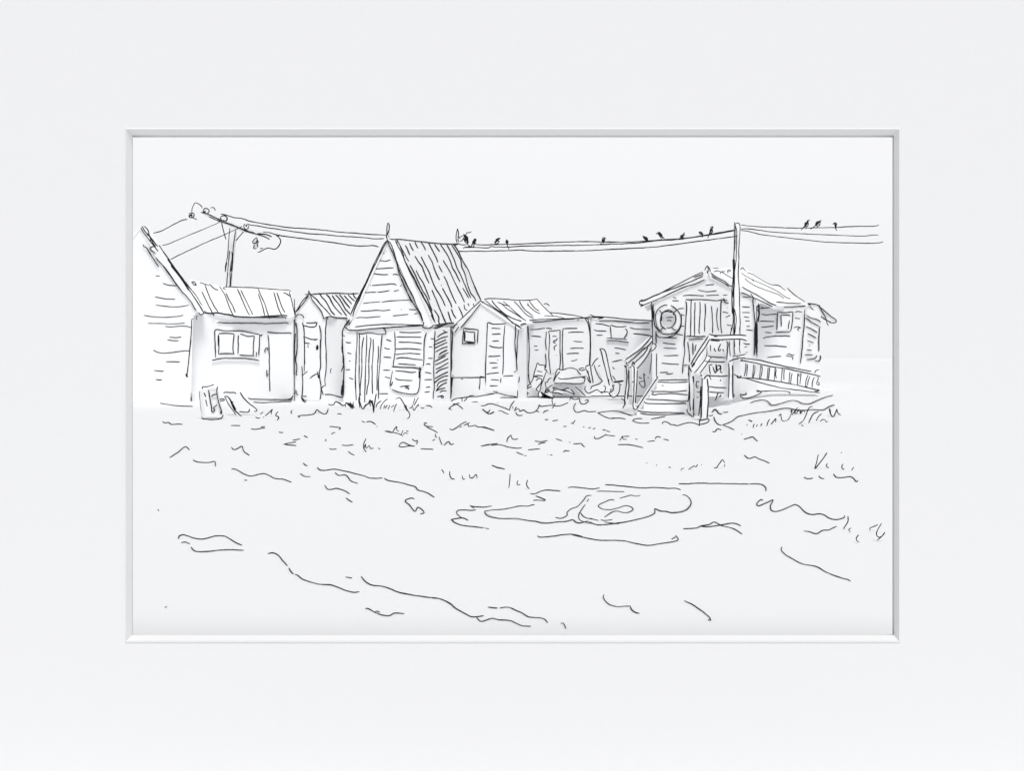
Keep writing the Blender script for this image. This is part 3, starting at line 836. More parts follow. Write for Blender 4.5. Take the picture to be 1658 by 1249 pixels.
q.ink(LR, 't', "460,40 370,150 300,220 200,290 105,355; 360,165 420,100; 465,105 400,180 350,210 290,270 140,405; 355,205 370,215", 2.1, bias=0.04)
q.build('handrail', root)
q = MB()
q.poly(LR, "1049,562 1056,563 1029,600 1024,594 1017,597 1024,590", 0.05)
q.ink(LR, 't', "410,190 370,260 310,325 230,395; 455,190 430,250 340,390 240,500; 145,470 200,440; 125,385 120,420 150,440; 470,140 500,140 520,170 500,210 455,245", bias=0.04)
q.build('handrail', root)
q = MB()
N1 = front(1015, 25.0, 0)
q.poly(N1, "1012,592 1018,594 1018,655 1011,660", 0.12)
q.ink(N1, 't', "115,440 125,600 110,750 92,920; 100,430 105,460; 152,490 150,650 155,720 140,800 135,890; 140,770 145,850; 45,880 100,915 95,960 70,1015; 95,950 110,950; 90,920 100,960; 100,430 92,450", 2.2)
q.build('newel_post', root)
q = MB()
N2 = front(1027, 24.4, 0)
q.poly(N2, "1023,589 1032,598 1030,663 1025,663", 0.12)
q.ink(N2, 't', "195,430 220,450 222,600 220,800 212,1000 230,1030 250,1030; 265,495 260,650 250,800 240,945; 195,655 220,655; 200,380 235,420; 185,430 215,400; 195,415 215,385 225,430", 2.1)
q.build('newel_post', root)
q = MB()
RR1 = plane3(P(1147, 545, 25.8), P(1116, 592, 24.5), P(1122, 600, 24.5))
q.poly(RR1, "1146,544 1151,549 1123,600 1115,592", 0.06)
q.ink(RR1, 'u', "445,115 400,180 320,300 250,420 225,470; 465,145 400,260 320,370 245,500; 265,445 235,500; 275,460 240,500; 195,490 235,565; 205,470 195,490; 210,500 195,480", 2.2, bias=0.04)
q.build('handrail', root)
q = MB()
RR2 = plane3(P(1144, 577, 25.7), P(1125, 602, 23.6), P(1133, 604, 23.6))
q.poly(RR2, "1144,576 1150,580 1134,605 1125,602", 0.05)
q.ink(RR2, 'u', "430,255 420,360 400,410 340,490 275,570; 470,395 420,470 340,580; 405,430 460,440; 465,365 480,395", bias=0.05)
q.build('handrail', root)
q = MB()
N3 = front(1120, 24.45, 0)
q.poly(N3, "1115,594 1124,602 1124,668 1122,676 1117,666", 0.12)
q.ink(N3, 'u', "195,500 200,650 210,800 210,960 220,1060; 190,575 195,620; 245,620 265,700 270,850 268,1000 255,1140; 265,570 275,590; 255,620 258,700; 250,1050 260,900; 170,1040 185,1080 215,1110 245,1140; 170,1045 190,1040; 205,700 195,900 185,945", 2.2)
q.build('newel_post', root)
q = MB()
N4 = plane3(P(1124, 600, 24.4), P(1124, 670, 24.4), P(1137, 670, 24.1))
q.poly(N4, "1124,602 1129,602 1137,611 1136,680 1124,674", 0.05)
q.ink(N4, 'u', "290,700 300,685 325,695; 295,700 290,750 310,775; 305,745 320,750; 300,820 340,825; 295,888 320,888; 295,575 320,565 330,585 375,635; 275,570 300,585; 375,635 360,650")
q.build('side_panel', root)
q = MB()
N5 = front(1140, 22.9, 0)
q.poly(N5, "1136,613 1140,608 1145,611 1147,640 1147,660 1145,679 1134,679", 0.16)
q.ink(N5, 'u', "365,640 365,800 358,1000 360,1130; 350,745 345,900 330,1050 322,1120; 340,800 350,1000 352,1150; 385,660 410,625 440,607 465,630 480,668; 430,650 440,750 445,900 438,1050 430,1155; 330,1165 335,1249; 340,1185 400,1165 455,1165 440,1200 390,1220 340,1230; 355,1120 345,1180", 2.2)
q.build('newel_post', root)

# ------------------------------------------------------------------ ramp with balusters
root = thing('access_ramp', 'sloping ramp with a slatted railing, running down right from the porch', 'ramp', P(1255, HY, 25.95) * np.array([1, 1, 0]))
M0 = front(1255, 25.8, 0)
q = MB()
q.poly(M0, "1195,579 1208,580 1255,588 1313,601 1328,610 1290,603 1255,594 1200,585", 0.07)
q.ink(M0, 'A', "185,155 300,170 500,195 700,245 900,290 1190,345; 235,195 260,180 265,205 240,210; 265,200 450,235 700,290 800,300 1000,340 1315,412; 1240,370 1250,340 1295,320")
q.build('handrail', root)
q = MB()
q.poly(M0, "1195,609 1218,612 1255,617 1328,632 1328,637 1290,632 1255,625 1205,613", 0.3)
q.ink(M0, 'A', "205,400 190,415 215,435 250,420 240,400; 150,382 180,400 260,430 400,435 600,460 800,490 1000,530 1150,565 1305,598; 240,425 350,450 550,510 750,560 900,585 1100,610 1305,635; 1235,605 1260,615 1300,598")
q.build('ramp_deck', root)
BAL = ("310,235 310,320 290,415; 330,245 330,340 320,415", "415,250 410,340 400,430; 435,262 430,350 410,430",
       "510,260 505,350 492,445; 530,265 530,330 510,440", "610,295 605,380 595,455; 635,290 625,380 615,455",
       "708,290 700,380 692,465; 720,315 712,400 725,440", "800,305 795,390 785,480; 830,315 822,380 825,460",
       "905,350 895,420 890,505; 935,370 922,430 915,512", "1010,370 1005,450 1000,550; 1055,360 1048,440 1038,520; 1010,385 1035,410",
       "1145,395 1120,470 1112,550; 1175,415 1150,480 1142,535; 1115,545 1140,548", "1228,425 1205,490 1200,565",
       "1265,420 1290,425 1275,470 1260,510 1280,530 1305,525; 1280,490 1300,500 1290,525")
MBp = M0.shift(0.03)
for st in BAL:
    q = MB()
    ss = parse('A', st)
    l, r2 = ss[0], ss[1] if len(ss) > 1 else ss[0] + np.array([2.4, 0])
    if r2[-1][1] < r2[0][1] or len(r2) < 2:
        r2 = ss[0] + np.array([2.4, 0])
    pts = [l[0], r2[0], r2[-1], l[-1]]
    q.prism([MBp.at(*p) for p in pts], np.array([0, 0.04, 0]))
    q.ink(MBp, 'A', st, 1.7)
    q.build('baluster', root)

# ------------------------------------------------------------------ utility poles
root = thing('utility_pole', 'tall slim utility pole standing in front of the raised hut', 'utility pole', P(1194, HY, 26.35) * np.array([1, 1, 0]))
U0 = front(1194, 26.3, 0)
q = MB()
q.poly(U0, "1190,362 1198,361 1198,440 1198.5,500 1198,668 1189,668 1188,500 1189,440", 0.16)
q.ink(U0, 'C', "120,120 125,200 122,350 108,491; 125,150 140,200 140,300 135,491; 130,135 150,128 170,140 170,260 160,400 162,491; 122,130 120,300 112,491", 1.6)
q.ink(U0, 'v', "425,0 430,200 425,400 405,550 405,780; 440,0 440,300 430,500 430,700 440,900 430,1090; 465,0 445,150; 500,0 495,250 510,450 515,700 520,900 515,1249; 440,720 465,850 460,950 440,1080; 405,600 420,900 390,1050 375,1140; 415,0 420,250 400,480 405,790; 430,400 435,1000; 432,0 434,300 418,560", 1.6)
q.ink(U0, 'u', "735,0 720,130; 770,0 775,100 770,250 780,355; 790,0 775,80; 840,0 845,100 838,260 850,330; 763,0 778,250", 1.6)
q.build('post', root)

root = thing('utility_pole', 'utility pole with a slanting crossarm and ring insulators, behind the window shed', 'utility pole', P(372, HY, 38.0) * np.array([1, 1, 0]))
V0 = front(372, 38.0, 0)
q = MB()
q.poly(V0, "372,369 381,372 377,412 371,475 362,645 358,645 365,440", 0.25)
q.ink(V0, 'h', "245,320 232,450 215,650 200,850 165,1000 165,1105; 345,365 330,480 310,650 300,800 295,950 280,1105; 240,730 235,800 220,950 205,1105; 275,750 290,780 270,950 250,1105; 285,750 285,950 265,1105; 235,730 240,790", 1.6)
q.ink(V0, 'd', "570,0 560,120 545,255; 600,0 600,150 590,290; 620,0 605,200 590,295", 1.6)
q.ink(V0, 'a', "1365,1000 1368,960 1385,870")
q.build('post', root)
q = MB()
VX = plane3(P(326, 343, 36.6), P(465, 388, 39.2), P(326, 400, 36.6))
q.poly(VX, "326,343 331,343 395,368 440,381 437,386 395,375 338,350", 0.12)
q.ink(VX, 'h', "0,145 100,190 220,240 400,315 560,385 720,430 850,475 955,528; 0,180 90,215 200,240 330,290 500,355 700,420; 430,325 560,380 680,405; 740,425 820,428 900,440 1000,480", 2.2)
q.ink(VX, 'a', "1045,195 1150,230 1300,305; 1145,252 1240,300", 2.2)
q.build('crossarm', root)
for st in ("95,225 130,370 175,530", "505,375 430,460 355,550"):
    q = MB()
    q.ink(V0.shift(-0.1), 'h', st, 2.2)
    q.build('brace', root)
for tl, cx_, cy_, rad, st in (('h', 362.2, 354.0, 5.2, "75,140 90,112 135,100 180,115 200,155 175,195 150,205; 75,140 95,170 95,190 150,180; 110,190 150,210"),
                              ('h', 398.5, 367.5, 3.6, "520,245 495,275 500,320 540,350 575,320 575,275; 570,245 545,270 530,300; 525,265 550,290; 500,320 550,375"),
                              ('a', 333.6, 341.6, 4.4, "1070,175 1080,150 1105,142 1145,165 1150,185 1125,210 1095,205 1070,180; 1085,185 1105,175 1090,195; 1065,180 1085,205"),
                              ('a', 310.0, 349.5, 3.6, "875,220 910,205 945,215 945,250 915,270 885,265 880,240 915,230 910,255; 890,240 930,240; 880,255 920,215; 920,270 950,280 985,295")):
    q = MB()
    VI = front(372, VX.hit(cx_, cy_) - 0.15, 0)
    Yi = VI.hit(cx_, cy_)
    q.prism([VI.at(cx_ + rad * math.cos(2 * math.pi * k / 14), cy_ + rad * math.sin(2 * math.pi * k / 14)) for k in range(14)], np.array([0, 0.12, 0]))
    q.ink(VI, tl, st, 2.1)
    q.build('insulator', root)
q = MB()
q.ink(VX, 'a', "918,195 920,150 945,90 970,68 1010,85 1045,115 1058,140")
q.build('jumper_wire', root)
q = MB()
q.ink(VX, 'a', "1168,142 1185,130 1215,138 1232,172")
q.build('jumper_wire', root)
q = MB()
VL = front(430, 38.5, 0)
q.poly(VL, "409,391 412,386 415,385 417,390 417.5,400 411,402 410,398", 0.15)
q.ink(VL, 'h', "720,490 680,530 650,575 680,600 720,580 735,540 725,490; 735,540 765,580; 740,575 735,620 745,665; 685,625 670,690 725,692; 785,692 840,688; 1100,440 1080,465 1110,480 1130,440; 1090,450 1130,465; 1110,480 1150,530 1150,590 1110,660 1060,700 1000,695 940,680 880,695 800,740 738,760", 2.1)
q.build('lamp_bracket', root)

# ------------------------------------------------------------------ overhead wires (each one a thing)
class Span:
    """vertical sheet through two points of the place, in which a wire sags"""
    def __init__(s, xa, Ya, xb, Yb):
        s.xa, s.ia, s.xb, s.ib = xa, 1 / Ya, xb, 1 / Yb
    def hit(s, px, py):
        t = (px - s.xa) / (s.xb - s.xa)
        return 1.0 / (s.ia + (s.ib - s.ia) * t)
    def at(s, px, py):
        return CAM + ray(px, py) * s.hit(px, py)
SL = Span(362, 37.2, 628, 29.6)
SM = Span(740, 35.6, 1190, 26.2)
SR = Span(1195, 26.2, 1430, 23.5)
SF = Span(250, 29.2, 396, 38.0)
def wire(span, txt, label, tile='px', wd=2.0):
    q = MB()
    q.ink(span, tile, txt, wd, bias=0.0)
    p = parse(tile, txt)[0][0]
    o = q.build('overhead_wire', base=span.at(*p))
    tag(o, label, 'wire', 'overhead wires')
wire(SF, "403,478 500,450 600,400 720,335 800,300 855,292", 'topmost of the three wires between the left gable house and the crossarm', 'a', 1.7)
wire(SF, "520,643 620,615 760,555 900,495 1050,435 1200,370 1290,330", 'middle of the three wires between the left gable house and the crossarm', 'a', 1.3)
wire(SF, "630,830 760,765 900,700 1100,605 1350,500 1500,430 1590,390", 'lowest of the three wires between the left gable house and the crossarm', 'a', 1.5)
wire(SL, "358,346.5 365.4,348 379,352.3 389.8,353.5 404.3,358 422.4,361.7 445,365.3 467.6,368.5 500,370.6 524,372.8 550,376 572,377.4 600,379.7 625.5,380.8", 'top wire from the crossarm to the finial of the steep-roofed hut')
wire(SL, "401,362.7 406,364.4 418,365.8 431,368.5 449.5,371.2 467.6,373.9 500,378.4 525,380 550,382.5 572,383.6 589,385 608,386.8 621.7,386.4", 'middle wire from the crossarm to the steep-roofed hut')
wire(SL, "426,375.5 436,376.6 448.6,380.7 463,383 481,385.2 500,387.5 525,391 550,394.5 567,397.3 583.6,398.4 608,398.2 612.8,400", 'bottom wire from the lamp bracket to the steep-roofed hut')
wire(SM, "769,396.1 783,396.7 800,396.1 830,395.7 847,395 860,394.5 905,392.4 950,391.3 980,392 1033,391.3 1070.6,388.5 1100.8,386.7 1146,380 1189,372.4", 'top wire, carrying most birds, from the steep roof to the right-hand pole')
wire(SM, "750,402 752,400.8 770.7,400.8 792,401.2 794,399.5 804.4,400 825.5,400.1 838,399 860,398.3 905,397.6 950,397 987.7,395.5 1033,393.5 1063,389.9 1101,387.4 1146,381 1188,373.8", 'middle wire that merges with the top one before the pole by the raised hut')
wire(SM, "740,407 754,407.3 767,406.7 784,407 804.4,406.3 829.8,405.7 841,405 860,406.5 905,406.6 950,405.9 995,403.6 1033,401.8 1064.6,399.6 1093,396 1138.5,389.8 1194,382.5", 'lowest wire from the steep roof to the pole by the raised hut')
wire(SR, "185,148 250,158 400,168 550,175 700,180 900,178 1100,175 1300,165 1530,158 1555,148", 'top wire running right from the pole, carrying three birds', 'C', 1.6)
wire(SR, "180,190 260,188 350,200 480,218 650,230 850,240 1100,250 1400,260 1500,250 1550,252", 'middle wire running right from the pole by the raised hut', 'C', 1.6)
wire(SR, "180,203 240,210 370,242 540,265 800,295 1000,318 1150,325 1550,328 1595,318", 'lowest wire running right from the pole by the raised hut', 'C', 1.6)

# ------------------------------------------------------------------ birds on the wires
PROF = [(0.0, 0.02), (0.05, 0.07), (0.11, 0.17), (0.18, 0.20), (0.24, 0.17), (0.32, 0.24), (0.44, 0.31), (0.56, 0.27), (0.66, 0.16), (0.76, 0.09), (0.9, 0.07), (1.0, 0.06)]
def bird(span, cx_, cy_, ln, ang, fat, label, strokes, tile, dark=True):
    Y = span.hit(cx_, cy_)
    a = math.radians(ang)
    d = np.array([math.cos(a), 0.0, math.sin(a)])       # tail to head
    sc = Y / F
    c = P(cx_, cy_, Y)
    root = thing('bird', label, 'bird', c, 'birds perched on the wires')
    q = MB()
    spine, rad = [], []
    bend = np.array([-d[2], 0, d[0]]) * (0.10 if math.cos(a) < 0 else -0.10) * 1.0
    for t, r in PROF:
        off = d * (0.5 - t) * ln * sc + bend * ln * sc * (math.sin(math.pi * t) - 0.5) * -1
        off = off + np.array([0, -0.05 * ln * sc, 0])
        spine.append(c + off)
        rad.append(r * ln * sc * fat)
    q.tube(spine, np.array(rad), 1 if dark else 0, k=10)
    b = q.build('body', root)
    for pl in b.data.polygons:
        pl.use_smooth = True
    if strokes:
        q = MB()
        q.ink(span, tile, strokes, 1.8, bias=0.12)
        q.build('plumage', root)
    if True:
        q = MB()
        hip = c - d * 0.05 * ln * sc
        for dy in (-0.02, 0.02):
            q.tube([hip + np.array([0, dy, 0]), hip + np.array([0.01, dy, -0.45 * ln * sc])], 0.005, 1, k=4)
        q.build('legs', root)
bird(SM, 755.0, 386.0, 17, 122, 0.55, 'large bird with raised wing beside the rear finial of the steep roof', "510,415 480,435 430,435 395,490 365,530 320,600 290,590; 365,530 430,520 430,545 375,560 400,620 450,640 440,600 390,580; 265,530 350,495; 275,535 305,550; 430,610 440,650 470,690 510,700; 355,560 395,560 445,640; 370,540 400,600", 'o')
bird(SM, 767.0, 392.5, 13, 60, 0.55, 'bird leaning right, next to the large bird near the steep roof', "510,695 530,650 580,550 605,570 560,640 520,650; 600,630 560,660 550,710 460,700; 440,700 500,715 550,710", 'o')
bird(SM, 805.0, 389.5, 12, 48, 0.75, 'bird with a long tail, third from the steep roof', "950,620 1010,580 1045,610 1000,650 960,640 1000,600 1020,575 1030,540 1070,550 1045,560", 'o')
bird(SM, 820.6, 391.8, 8.5, 96, 1.0, 'small upright dark bird, fourth from the steep roof', "1190,575 1215,610 1205,645 1170,620 1190,590 1205,640 1200,695 1222,720 1235,755", 'o')
bird(SM, 977.0, 389.8, 9, 75, 0.8, 'lone bird in the middle of the long wire', "165,320 170,300 190,295 210,312; 190,300 190,335 170,350 165,320; 145,362 165,365; 175,325 190,330", 'B')
bird(SM, 1046.5, 386.5, 13, 136, 0.5, 'slim bird leaning left, first of the pair near mid-wire', "600,275 615,300 650,325 675,345; 615,285 640,310; 605,290 630,320 660,330", 'B')
bird(SM, 1069.6, 381.5, 12.5, 130, 0.72, 'solid black bird leaning left, second of the pair near mid-wire', "745,258 780,240 800,270 835,310; 765,255 800,300; 785,250 815,300", 'B')
bird(SM, 1105.0, 382.5, 12, 58, 0.5, 'slim bird leaning right, three birds before the pole', "1050,240 1030,270 1005,290 1000,325; 1005,275 1055,275; 1015,300 1045,290; 1040,255 1010,300", 'B')
bird(SM, 1136.0, 379.0, 10, 130, 0.62, 'bird leaning left, second before the pole', "1205,238 1225,235 1250,260; 1205,240 1215,260 1240,262; 1230,285 1245,290", 'B')
bird(SM, 1151.5, 373.5, 15, 68, 0.48, 'tall upright bird nearest the pole by the raised hut', "1325,190 1350,175 1355,185 1335,200; 1330,200 1350,215 1345,245 1325,250; 1335,195 1320,245 1300,300", 'B')
bird(SR, 1305.0, 363.5, 14, 58, 0.62, 'leftmost of the three birds on the right-hand wire', "870,100 840,105 850,125 845,160 815,160 840,115; 815,160 780,198; 850,105 825,150", 'C')
bird(SR, 1323.0, 362.0, 14, 42, 0.62, 'middle of the three birds on the right-hand wire', "980,98 965,125 930,135 940,160 965,150 970,125; 930,150 875,190; 940,140 965,145", 'C')
bird(SR, 1352.5, 365.5, 10, 110, 0.65, 'rightmost bird, hunched, on the right-hand wire', "1095,140 1120,125 1135,140 1125,160; 1125,175 1115,165 1135,205", 'C')

# ------------------------------------------------------------------ heap of beach clutter in front of the low sheds
def clutter(name, label, cat, Y, polys, strokes, yaw=0, thick=0.12, wd=1.95):
    pl = front(920, Y, yaw)
    q = MB()
    for p in polys:
        q.poly(pl, p, thick)
    for tl, s in strokes:
        q.ink(pl, tl, s, wd)
    px = parse('px', polys[0])[0] if polys else parse(*strokes[0])[0]
    b = px[np.argmax(px[:, 1])]
    o = q.build(name, base=pl.at(*b))
    tag(o, label, cat)
    return o
clutter('slatted_pallet', 'slatted wooden pallet leaning against the flat-roofed shed', 'pallet', 32.4,
        ["870,588 881,591.5 886,600 880,614 874.5,633 868,632 860,626 853,634 847,643 846,641 852,629 863,614"],
        [('r', "262,328 250,370 225,460 200,560 160,620 110,680 75,740 50,810; 262,328 290,355 360,362; 370,360 375,430 400,432; 400,432 380,480 350,560 315,650 300,720; 255,440 285,452 335,455; 210,525 250,508 340,518; 245,580 290,545 325,565 315,610 270,670 245,710 275,728; 210,525 275,530; 75,680 85,740 70,770; 60,745 100,730 130,760; 100,720 110,700 150,675 180,665; 110,780 145,755; 60,760 120,740; 70,780 115,735; 165,625 175,650; 60,735 110,745; 80,750 100,770")])
clutter('rope_bundle', 'tangled bundle of rope and sticks between pallet and dinghy', 'rope', 32.2,
        ["874,634 872,640 875,644 878,642 884,635 890,636 897,633 910,633 922,632 931,638 928,640 915,636 897,637 897,642 884,645 896,645 880,643"],
        [('r', "300,720 280,750 275,790 300,815 330,805 365,760 380,700; 370,600 390,690; 370,600 395,610 425,560 460,542; 395,690 440,670 480,635; 380,700 385,750 420,740 405,700 430,705; 430,705 440,740 475,745 500,705 475,675; 480,675 530,690 600,712 650,700 680,685 712,690; 500,705 525,715; 475,760 540,755 620,780; 475,780 505,800 480,825 375,825; 480,825 468,860 485,920; 590,715 680,730 790,775 770,745 735,705; 385,740 400,720 380,690")], thick=0.2)
dg = thing('upturned_dinghy', 'small upturned dinghy lying below the plank wall of the flat-roofed shed', 'boat', front(920, 32.9, 0).at(922, 622))
pl = front(920, 32.4, 0)
q = MB()
q.poly(pl, "898,617 903,599 905,598 912,599 922,597 930,597 934,599 941,607 946,610 903,614", 0.4)
q.ink(pl, 'r', "490,595 510,520 540,430 560,415 600,430 640,425 700,405 770,405 810,420; 490,595 530,520 575,455; 580,470 570,460; 815,420 850,470 878,498")
q.build('hull', dg)
q = MB()
pl = front(920, 32.3, 0)
q.poly(pl, "897,619 903,612 912,614 930,613 950,609 946,613 945,620 935,622 915,622", 0.5)
q.ink(pl, 'r', "550,535 590,555 700,552 830,535 960,518; 500,620 650,618 800,625 880,622 920,612; 920,612 935,540 895,540; 845,425 870,410 925,402; 850,430 900,435 945,420; 580,640 590,643; 840,425 890,440 940,425")
q.build('gunwale', dg)
clutter('leaning_board', 'broad bent board propped against the corner between the two low sheds', 'board', 32.0,
        ["948,598 951,592 957,591.5 959,597 962,592 971,604 976,617 970,622 958,626 957,630 955,620 953,608"],
        [('r', "950,420 945,385 975,365 1010,362; 950,420 985,500 1015,610; 1010,365 1020,440 1040,550 1050,615; 965,530 990,590 1015,615; 1030,380 1070,310 1122,260; 1065,360 1100,470 1140,540 1185,587; 1185,587 1130,630 1030,665 1018,705; 1120,380 1145,365; 975,440 1000,560 1020,600")])
clutter('leaning_plank', 'tall narrow plank leaning upright in front of the lean-to shed', 'plank', 31.7,
        ["971,565 976,565 980,568 983,580 987,598 990,614 992,619 987,625 982,605 977,588"],
        [('r', "1142,130 1165,180 1200,330 1240,480 1280,650; 1142,130 1185,130 1220,160 1245,260 1280,420 1310,560 1330,600; 1270,560 1275,640; 1320,510 1355,555 1390,640")])
clutter('tub', 'round-bottomed tub at the foot of the tall leaning plank', 'tub', 31.2,
        ["992,619 998,617 1010,616.5 1008,621 1002,623 1004,626 1003,633 999,640.5 993,643.6 987,639.5 986,636 992,632 993,625"],
        [('r', "1330,600 1380,590 1480,582; 1340,600 1420,600 1480,585; 1360,590 1370,605; 1410,610 1430,640 1455,640; 1430,640 1425,720 1390,790 1335,817 1285,780 1275,750; 1320,650 1340,680 1330,720 1290,750 1275,750; 1290,700 1310,705 1285,735; 1320,648 1355,648; 1490,640 1515,650; 1350,592 1470,590; 1345,606 1440,592")], thick=0.4)
clutter('mooring_rope', 'looping rope lying on the ground between dinghy and tub', 'rope', 31.6, [],
        [('r', "945,660 930,690 945,730 990,760 1040,740 1110,712 1150,740 1300,742; 1200,650 1222,665 1225,700 1200,740 1150,740 1185,765")])
clutter('driftwood_stick', 'straight stick lying slanted just below the dinghy', 'stick', 31.8, ["931,626 939,632 948,641 946,642 937,634"],
        [('r', "795,665 860,720 940,795")], thick=0.04)

# barrel and boards on the left
class CylSurf:
    def __init__(s, ax, ay, bx, by, Y, r):
        s.a, s.b, s.Y, s.r = np.array([ax, ay]), np.array([bx, by]), Y, r
    def hit(s, px, py):
        d = s.b - s.a
        d = d / np.linalg.norm(d)
        v = np.array([px, py]) - s.a
        e = abs(v[0] * d[1] - v[1] * d[0]) * s.Y / F
        return s.Y - math.sqrt(max(0.0, s.r ** 2 - e ** 2))
BY = 23.3
root = thing('barrel', 'battered wooden barrel standing tilted in front of the window shed', 'barrel', P(344, 678, BY) * np.array([1, 1, 0]))
q = MB()
a_, b_ = P(344.3, 673.5, BY), P(337.3, 631, BY)
ax = (b_ - a_) / np.linalg.norm(b_ - a_)
e1 = np.cross(ax, np.array([0, 1.0, 0])); e1 /= np.linalg.norm(e1)
e2 = np.cross(ax, e1)
r0, r1 = 16.8 * BY / F, 15.0 * BY / F
N = 28
vv = []
for t, rr in ((0, r0), (0.5, (r0 + r1) / 2 * 1.01), (1, r1)):
    for k in range(N):
        th = 2 * math.pi * k / N
        vv.append(a_ + (b_ - a_) * t + (e1 * math.cos(th) + e2 * math.sin(th)) * rr)
ff = [tuple(range(N))[::-1], tuple(range(2 * N, 3 * N))]
for j in (0, 1):
    ff += [(j * N + k, j * N + (k + 1) % N, (j + 1) * N + (k + 1) % N, (j + 1) * N + k) for k in range(N)]
q.add(vv, ff)
CY = CylSurf(344.3, 673.5, 337.3, 631, BY, r0)
q.ink(CY, 'c', "828,748 840,880 855,1000 865,1080; 870,715 870,685 950,680 1040,652; 870,690 878,712; 895,768 920,828; 920,868 930,920 943,968; 960,732 985,880 1005,1000 1010,1050 1040,1040 1050,1010 1030,990 1065,965 1080,940; 1093,683 1080,740 1085,800 1110,920 1150,1050 1145,1085; 1005,835 1020,805 1080,788; 1130,1040 1140,1080; 930,1055 890,1085 862,1108 900,1115 930,1100; 862,1105 880,1145 950,1160 1010,1167 1090,1155 1150,1130 1170,1100 1165,1090")
q.build('body', root)
q = MB()
q.poly(front(358, BY, 0), "354,646.5 363,646 363.5,648.5 354.5,650", 0.05)
q.ink(front(358, BY, 0), 'c', "1110,865 1180,858 1190,880 1110,890; 1110,865 1110,890")
q.build('handle', root)
clutter('plank', 'narrow plank propped on the ground beside the barrel', 'plank', 24.3, ["363,642 368,642 375,651 391,674 388,673 382,672 371,658"],
        [('e', "520,685 560,680 600,720 640,790 680,860; 530,690 570,770 640,870 680,930; 575,690 620,750 670,870; 600,720 660,860 755,950; 600,735 650,765; 590,710 640,800 665,870")], thick=0.06)
clutter('sheet_of_board', 'flat sheet of board lying slanted right of the barrel', 'board', 24.6, ["362,636 364,635 381,635.5 389,636 400,650 416,665 412,667 404,663 402,667 382,667 371,648 370,642 362,641"],
        [('e', "510,640 530,625 600,628 665,628 680,648; 670,888 750,890 852,890 862,850; 738,625 760,670 850,770 960,860 955,885 920,880")], thick=0.06)

# ------------------------------------------------------------------ puddle
q = MB()
pp = parse('px', "784,828 790,833 800,838 830,842 870,845 885,847 905,846 930,843 935,846 970,850 1010,846 1050,836 1059,831 1060,825 1072,828 1090,830 1108,826 1118,816 1119,810 1112,803 1100,800 1060,796 1000,795 950,798 905,806 880,815 862,820 845,821 830,825 810,826")[0]
p3 = [GROUND.at(*z) + np.array([0, 0, 0.003]) for z in smooth(np.vstack([pp, pp[:1]]), 6)[:-1]]
q.add(p3, [tuple(range(len(p3)))[::-1]])
GW = "540,562 620,550 730,545 830,522 910,508 980,512 1040,495 1055,497; 537,565 560,600 630,628 720,638 880,640 1000,660 1070,668 1140,685 1200,685 1300,672 1380,668 1455,652 1480,675 1510,685 1560,675 1610,665; 1645,400 1590,408 1560,450 1490,520 1430,540 1390,580 1395,600 1350,632 1310,637 1272,625; 1612,437 1600,462; 1580,493 1545,540 1510,610 1520,650 1560,670 1658,690; 1532,580 1560,615 1600,635 1650,645"
q.ink(GROUND, 'L', GW, 1.8, bias=0.015)
q.ink(GROUND, 'M', "322,175 420,177 540,180; 505,230 560,215 595,207 635,215 668,207; 460,245 430,243 385,260 335,292 360,312 420,323 480,310 550,290 595,300 610,318 580,340 540,345 480,333 450,338 385,378; 355,400 380,407 445,400; 385,420 440,427 500,432; 260,417 330,440 400,437 530,420 620,402 740,370 780,345 780,315 830,332 870,335 920,345 1000,335 1045,310 1068,265 1050,225 1020,205 1000,205; 270,388 300,398 338,407", 1.8, bias=0.015)
o = q.build('puddle', base=GROUND.at(950, 825), mats=[WATER, INK])
o['kind'] = 'structure'

# ------------------------------------------------------------------ grass blades and tufts (uncountable)
q = MB()
def gr(tl, s, wd=1.85):
    q.ink(GROUND, tl, s, wd, bias=0.05, upright=True)
gr('g', "638,938 670,945 710,945 745,900 790,915 850,955 885,945 885,975; 790,905 850,960; 885,945 900,910 985,1000; 930,915 990,1000; 950,905 975,960 995,1000; 1000,900 995,950 1015,990; 1060,810 1020,830 1020,855 1050,860 1040,890 1020,895; 1075,865 1095,985; 1100,930 1135,1005 1180,940 1225,925 1249,870")
gr('k', "0,735 95,825; 40,740 100,820; 60,730 110,800; 130,640 120,665 150,680 140,710; 195,700 245,830 290,770 330,745 345,690; 345,690 355,790; 350,700 385,760 380,700; 385,700 400,880; 440,605 420,700 410,790 400,880; 375,740 410,850; 435,805 450,760 510,705; 495,830 510,780 560,710 605,680; 545,820 565,770; 565,815 600,770; 610,830 635,770; 655,805 695,770; 690,865 710,800 735,750; 775,843 785,846; 828,838 836,840; 715,680 775,662 795,680 850,770 900,860 925,910 910,950 885,968; 840,780 885,855; 865,765 880,800; 915,815 950,805 970,765; 965,800 985,850 1010,810 1050,755; 970,760 1000,670; 985,770 1050,655; 1050,760 1045,790; 1080,800 1110,820 1135,800; 1155,770 1180,785 1210,780 1249,808")
gr('k', "345,690 365,720 380,700; 365,700 375,750; 355,710 345,770")
